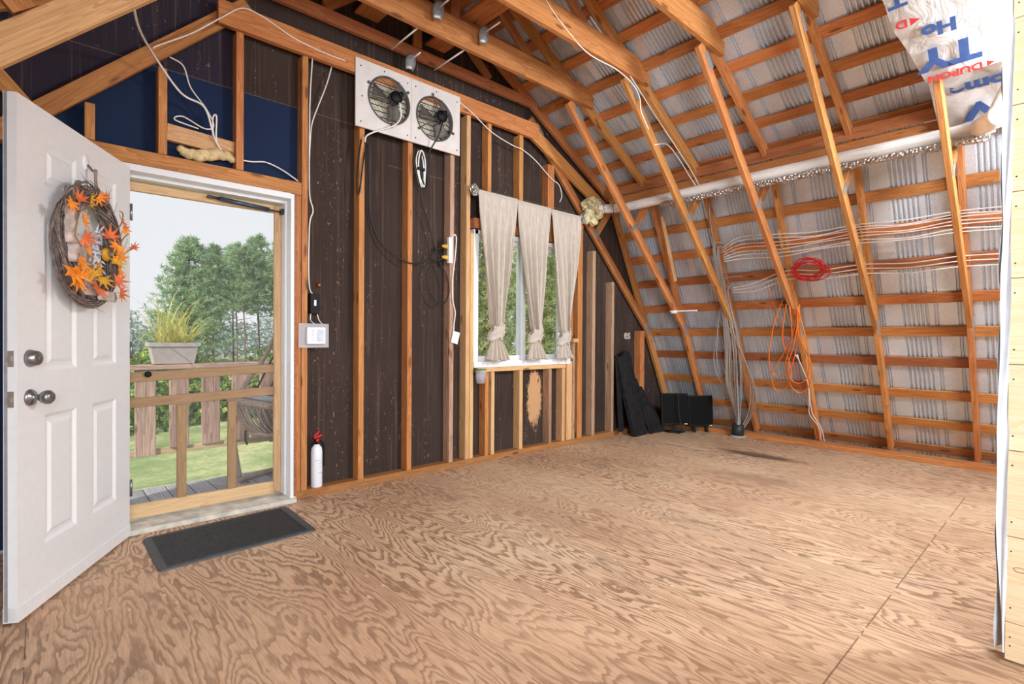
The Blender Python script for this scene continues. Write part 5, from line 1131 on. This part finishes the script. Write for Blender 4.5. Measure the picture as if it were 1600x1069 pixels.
b = MB(); b.tube(smooth_path([(1.17, 4.33, 0.36), (1.165, 4.32, 0.30), (1.18, 4.32, 0.25)], 4), 0.007, 6); b.build('strap_end', BLACK, ec)

# ------------------------------------------------------------------ yard
GZ = -2.95
b = MB()
def gfn(u, v):
    x = -60+150*u; y = 3.8+110*v; return (x, y, GZ+0.35*sin(x*0.13)*sin(y*0.09)*min(1, v*6)+2.2*max(0, v-0.35))
b.grid(gfn, 60, 60); tag(b.build('lawn', LAWN), 'sunlit green lawn below the deck', 'lawn', kind='stuff')

def pine_crown(seed, H, R, z0, nbr, clump=0.34, nt=15, sw=0.026):
    rr = random.Random(seed); b = MB()
    for i in range(nbr):
        t = rr.random()**0.85; z = z0+(H-z0)*t; rad = R*(1-t)**0.62*(0.65+0.35*rr.random())+0.15; a = rr.uniform(0, 2*pi); ncl = max(2, int(rad/0.42)+1)
        for j in range(ncl):
            f = (j+0.8)/ncl; c = V((cos(a)*rad*f, sin(a)*rad*f, z+0.28*rad*f*f-0.10*rad*f+rr.uniform(-.12, .12)))
            for k in range(nt):
                d = V((rr.gauss(0, 1)+cos(a)*.5, rr.gauss(0, 1)+sin(a)*.5, rr.gauss(0, .8)+.55)).normalized(); L = clump*rr.uniform(.6, 1.15); s = d.orthogonal().normalized(); s = (s*cos(k)+d.cross(s)*sin(k))*sw
                q = c+V((rr.uniform(-.1, .1), rr.uniform(-.1, .1), rr.uniform(-.08, .08))); b.add([q-s, q+s, q+d*L], [(0, 1, 2)])
    return b
def trunk_b(H, r_, seed, bare=0.5):
    rr = random.Random(seed); b = MB(); b.tube([(0.06*sin(k), 0.05*cos(k*1.3), H*k/6) for k in range(7)], [r_*(1-0.13*k) for k in range(7)], 8)
    for k in range(14):
        z = H*(0.25+0.65*rr.random()); a = rr.uniform(0, 2*pi); L = rr.uniform(.4, 1.3); b.tube([(0, 0, z), (cos(a)*L, sin(a)*L, z+0.2*L)], [0.03, 0.012], 4)
    return b
def make_tree(name, H, R, z0, nbr, seed, mat_n, label, grp, loc, nt=15, clump=0.34, tr=0.14):
    r = empty(name, loc, label, 'tree', grp)
    pine_crown(seed, H, R, z0, nbr, clump, nt).build('crown', mat_n, r, M=Matrix.Translation(V(loc)))
    trunk_b(H, tr, seed).build('trunk', TRUNK, r, M=Matrix.Translation(V(loc))); return r
def copy_tree(r, loc, sc_, rz, label, grp):
    c = r.copy(); COL.objects.link(c); c.matrix_basis = T_(V(loc)) @ Matrix.Rotation(rz, 4, 'Z') @ Matrix.Diagonal((sc_, sc_, sc_, 1)); c['label'] = label; c['group'] = grp
    for ch in r.children:
        d = ch.copy(); COL.objects.link(d); d.parent = c; d.matrix_parent_inverse = Matrix.Identity(4); d.matrix_basis = Matrix.Identity(4)
    return c
big = make_tree('pine_tree', 9.3, 2.5, 3.1, 430, 1, NEEDLE, 'broad dark pine rising highest left of centre beyond the railing', 'pines seen through the door', (6.1, 33, GZ), 13, 0.27, 0.16)
slim = make_tree('pine_tree', 8.8, 1.5, 5.3, 130, 2, NEEDLE, 'slender pine right of the broad one, its bare trunk below', 'pines seen through the door', (8.3, 31, GZ), 12, 0.26, 0.06)
slab_pos = [(9.3, 32, 0.97), (10.1, 30.5, 1.04), (11.2, 33, 1.10), (7.7, 35, 0.98), (9.0, 36, 1.06), (10.6, 36.5, 1.18), (11.6, 31, 0.98), (12.6, 35, 1.18), (8.4, 38, 1.10), (13.4, 32, 1.05), (9.8, 38.5, 1.14), (10.9, 31.6, 0.93)]
for i, (x, y, s_) in enumerate(slab_pos):
    copy_tree(slim, (x, y, GZ+0.1), s_, i*1.3, 'slender pine in the stand beyond the lawn, seen through the door', 'slender pines beyond the lawn')
slim['label'] = 'slender pine in the stand beyond the lawn, seen through the door'; slim['group'] = 'slender pines beyond the lawn'; big['group'] = 'broad pine'
# trees through the window
wn = make_tree('pine_tree', 10.5, 2.3, 2.6, 230, 4, NEEDLEY, 'sunlit pine close behind the window', 'pines seen through the window', (15.6, 16.5, GZ), 14, 0.22, 0.12)
for i, (x, y, s_) in enumerate(((19.0, 17.5, 1.05), (17.4, 20.5, 1.1), (21.5, 19.5, 1.15), (14.6, 19.8, 1.0), (24, 22, 1.2), (19.5, 24, 1.25), (16.0, 25, 1.2), (26.0, 25.0, 1.2))):
    copy_tree(wn, (x, y, GZ), s_, i*0.9+.5, 'sunlit pine close behind the window', 'pines seen through the window')
for i, (x, y) in enumerate(((17.6, 15.8), (18.6, 16.6), (19.9, 16.4), (16.6, 14.9), (20.9, 17.2))):
    b = MB(); b.tube([(0, 0, 0), (0.05, 0, 4), (0, 0.05, 9)], [0.10, 0.08, 0.04], 7); tag(b.build('bare_trunk', plain('grey_bark%d' % i, srgb(150, 138, 130), 0.9), M=T_((x, y, GZ))), 'bare grey trunk among the pines behind the window', 'tree', 'bare trunks behind the window')
def bush(seed, R, H, nn=420, s0=0.10):
    rr = random.Random(seed); b = MB()
    for i in range(nn):
        a = rr.uniform(0, 2*pi); e = rr.uniform(-0.1, 1.5); q = rr.uniform(0.75, 1.0); c = V((cos(a)*cos(e)*R*q, sin(a)*cos(e)*R*q, max(0.02, sin(e)*H*q)))*(1+0.15*sin(a*3)); 
        for k in range(3):
            d = V((rr.gauss(0, 1), rr.gauss(0, 1), rr.gauss(0, 1))).normalized(); s = d.orthogonal().normalized()*s0; f = d.cross(s).normalized()*s0*1.2; b.add([c-s, c-f, c+s, c+f], [(0, 1, 2, 3)])
    return b
bu = tag(bush(3, 1.5, 2.2).build('leafy_bush', BUSHM, M=T_((3.1, 26, GZ))), 'green bush at the edge of the lawn', 'bush', 'bushes along the lawn edge')
for i, (x, y, s_) in enumerate(((1.4, 26, 1.0), (4.6, 27, 1.1), (5.9, 27.5, 1.2), (7.2, 27.0, 1.0), (8.4, 27.6, 1.15), (9.8, 27, 1.1), (11.2, 28, 1.2), (2.2, 29, 1.5), (12.8, 27, 1.2), (14.5, 15.0, 1.3), (16.6, 17.0, 1.5), (19.0, 15.6, 1.4), (21.0, 18.0, 1.5), (0.0, 27, 1.1), (12, 16.5, 1.2), (5.0, 31, 1.6), (10, 31, 1.5))):
    c = bu.copy(); COL.objects.link(c); c.matrix_basis = T_((x, y, GZ)) @ Matrix.Rotation(i*1.1, 4, 'Z') @ Matrix.Diagonal((s_, s_, s_, 1))
# far treeline
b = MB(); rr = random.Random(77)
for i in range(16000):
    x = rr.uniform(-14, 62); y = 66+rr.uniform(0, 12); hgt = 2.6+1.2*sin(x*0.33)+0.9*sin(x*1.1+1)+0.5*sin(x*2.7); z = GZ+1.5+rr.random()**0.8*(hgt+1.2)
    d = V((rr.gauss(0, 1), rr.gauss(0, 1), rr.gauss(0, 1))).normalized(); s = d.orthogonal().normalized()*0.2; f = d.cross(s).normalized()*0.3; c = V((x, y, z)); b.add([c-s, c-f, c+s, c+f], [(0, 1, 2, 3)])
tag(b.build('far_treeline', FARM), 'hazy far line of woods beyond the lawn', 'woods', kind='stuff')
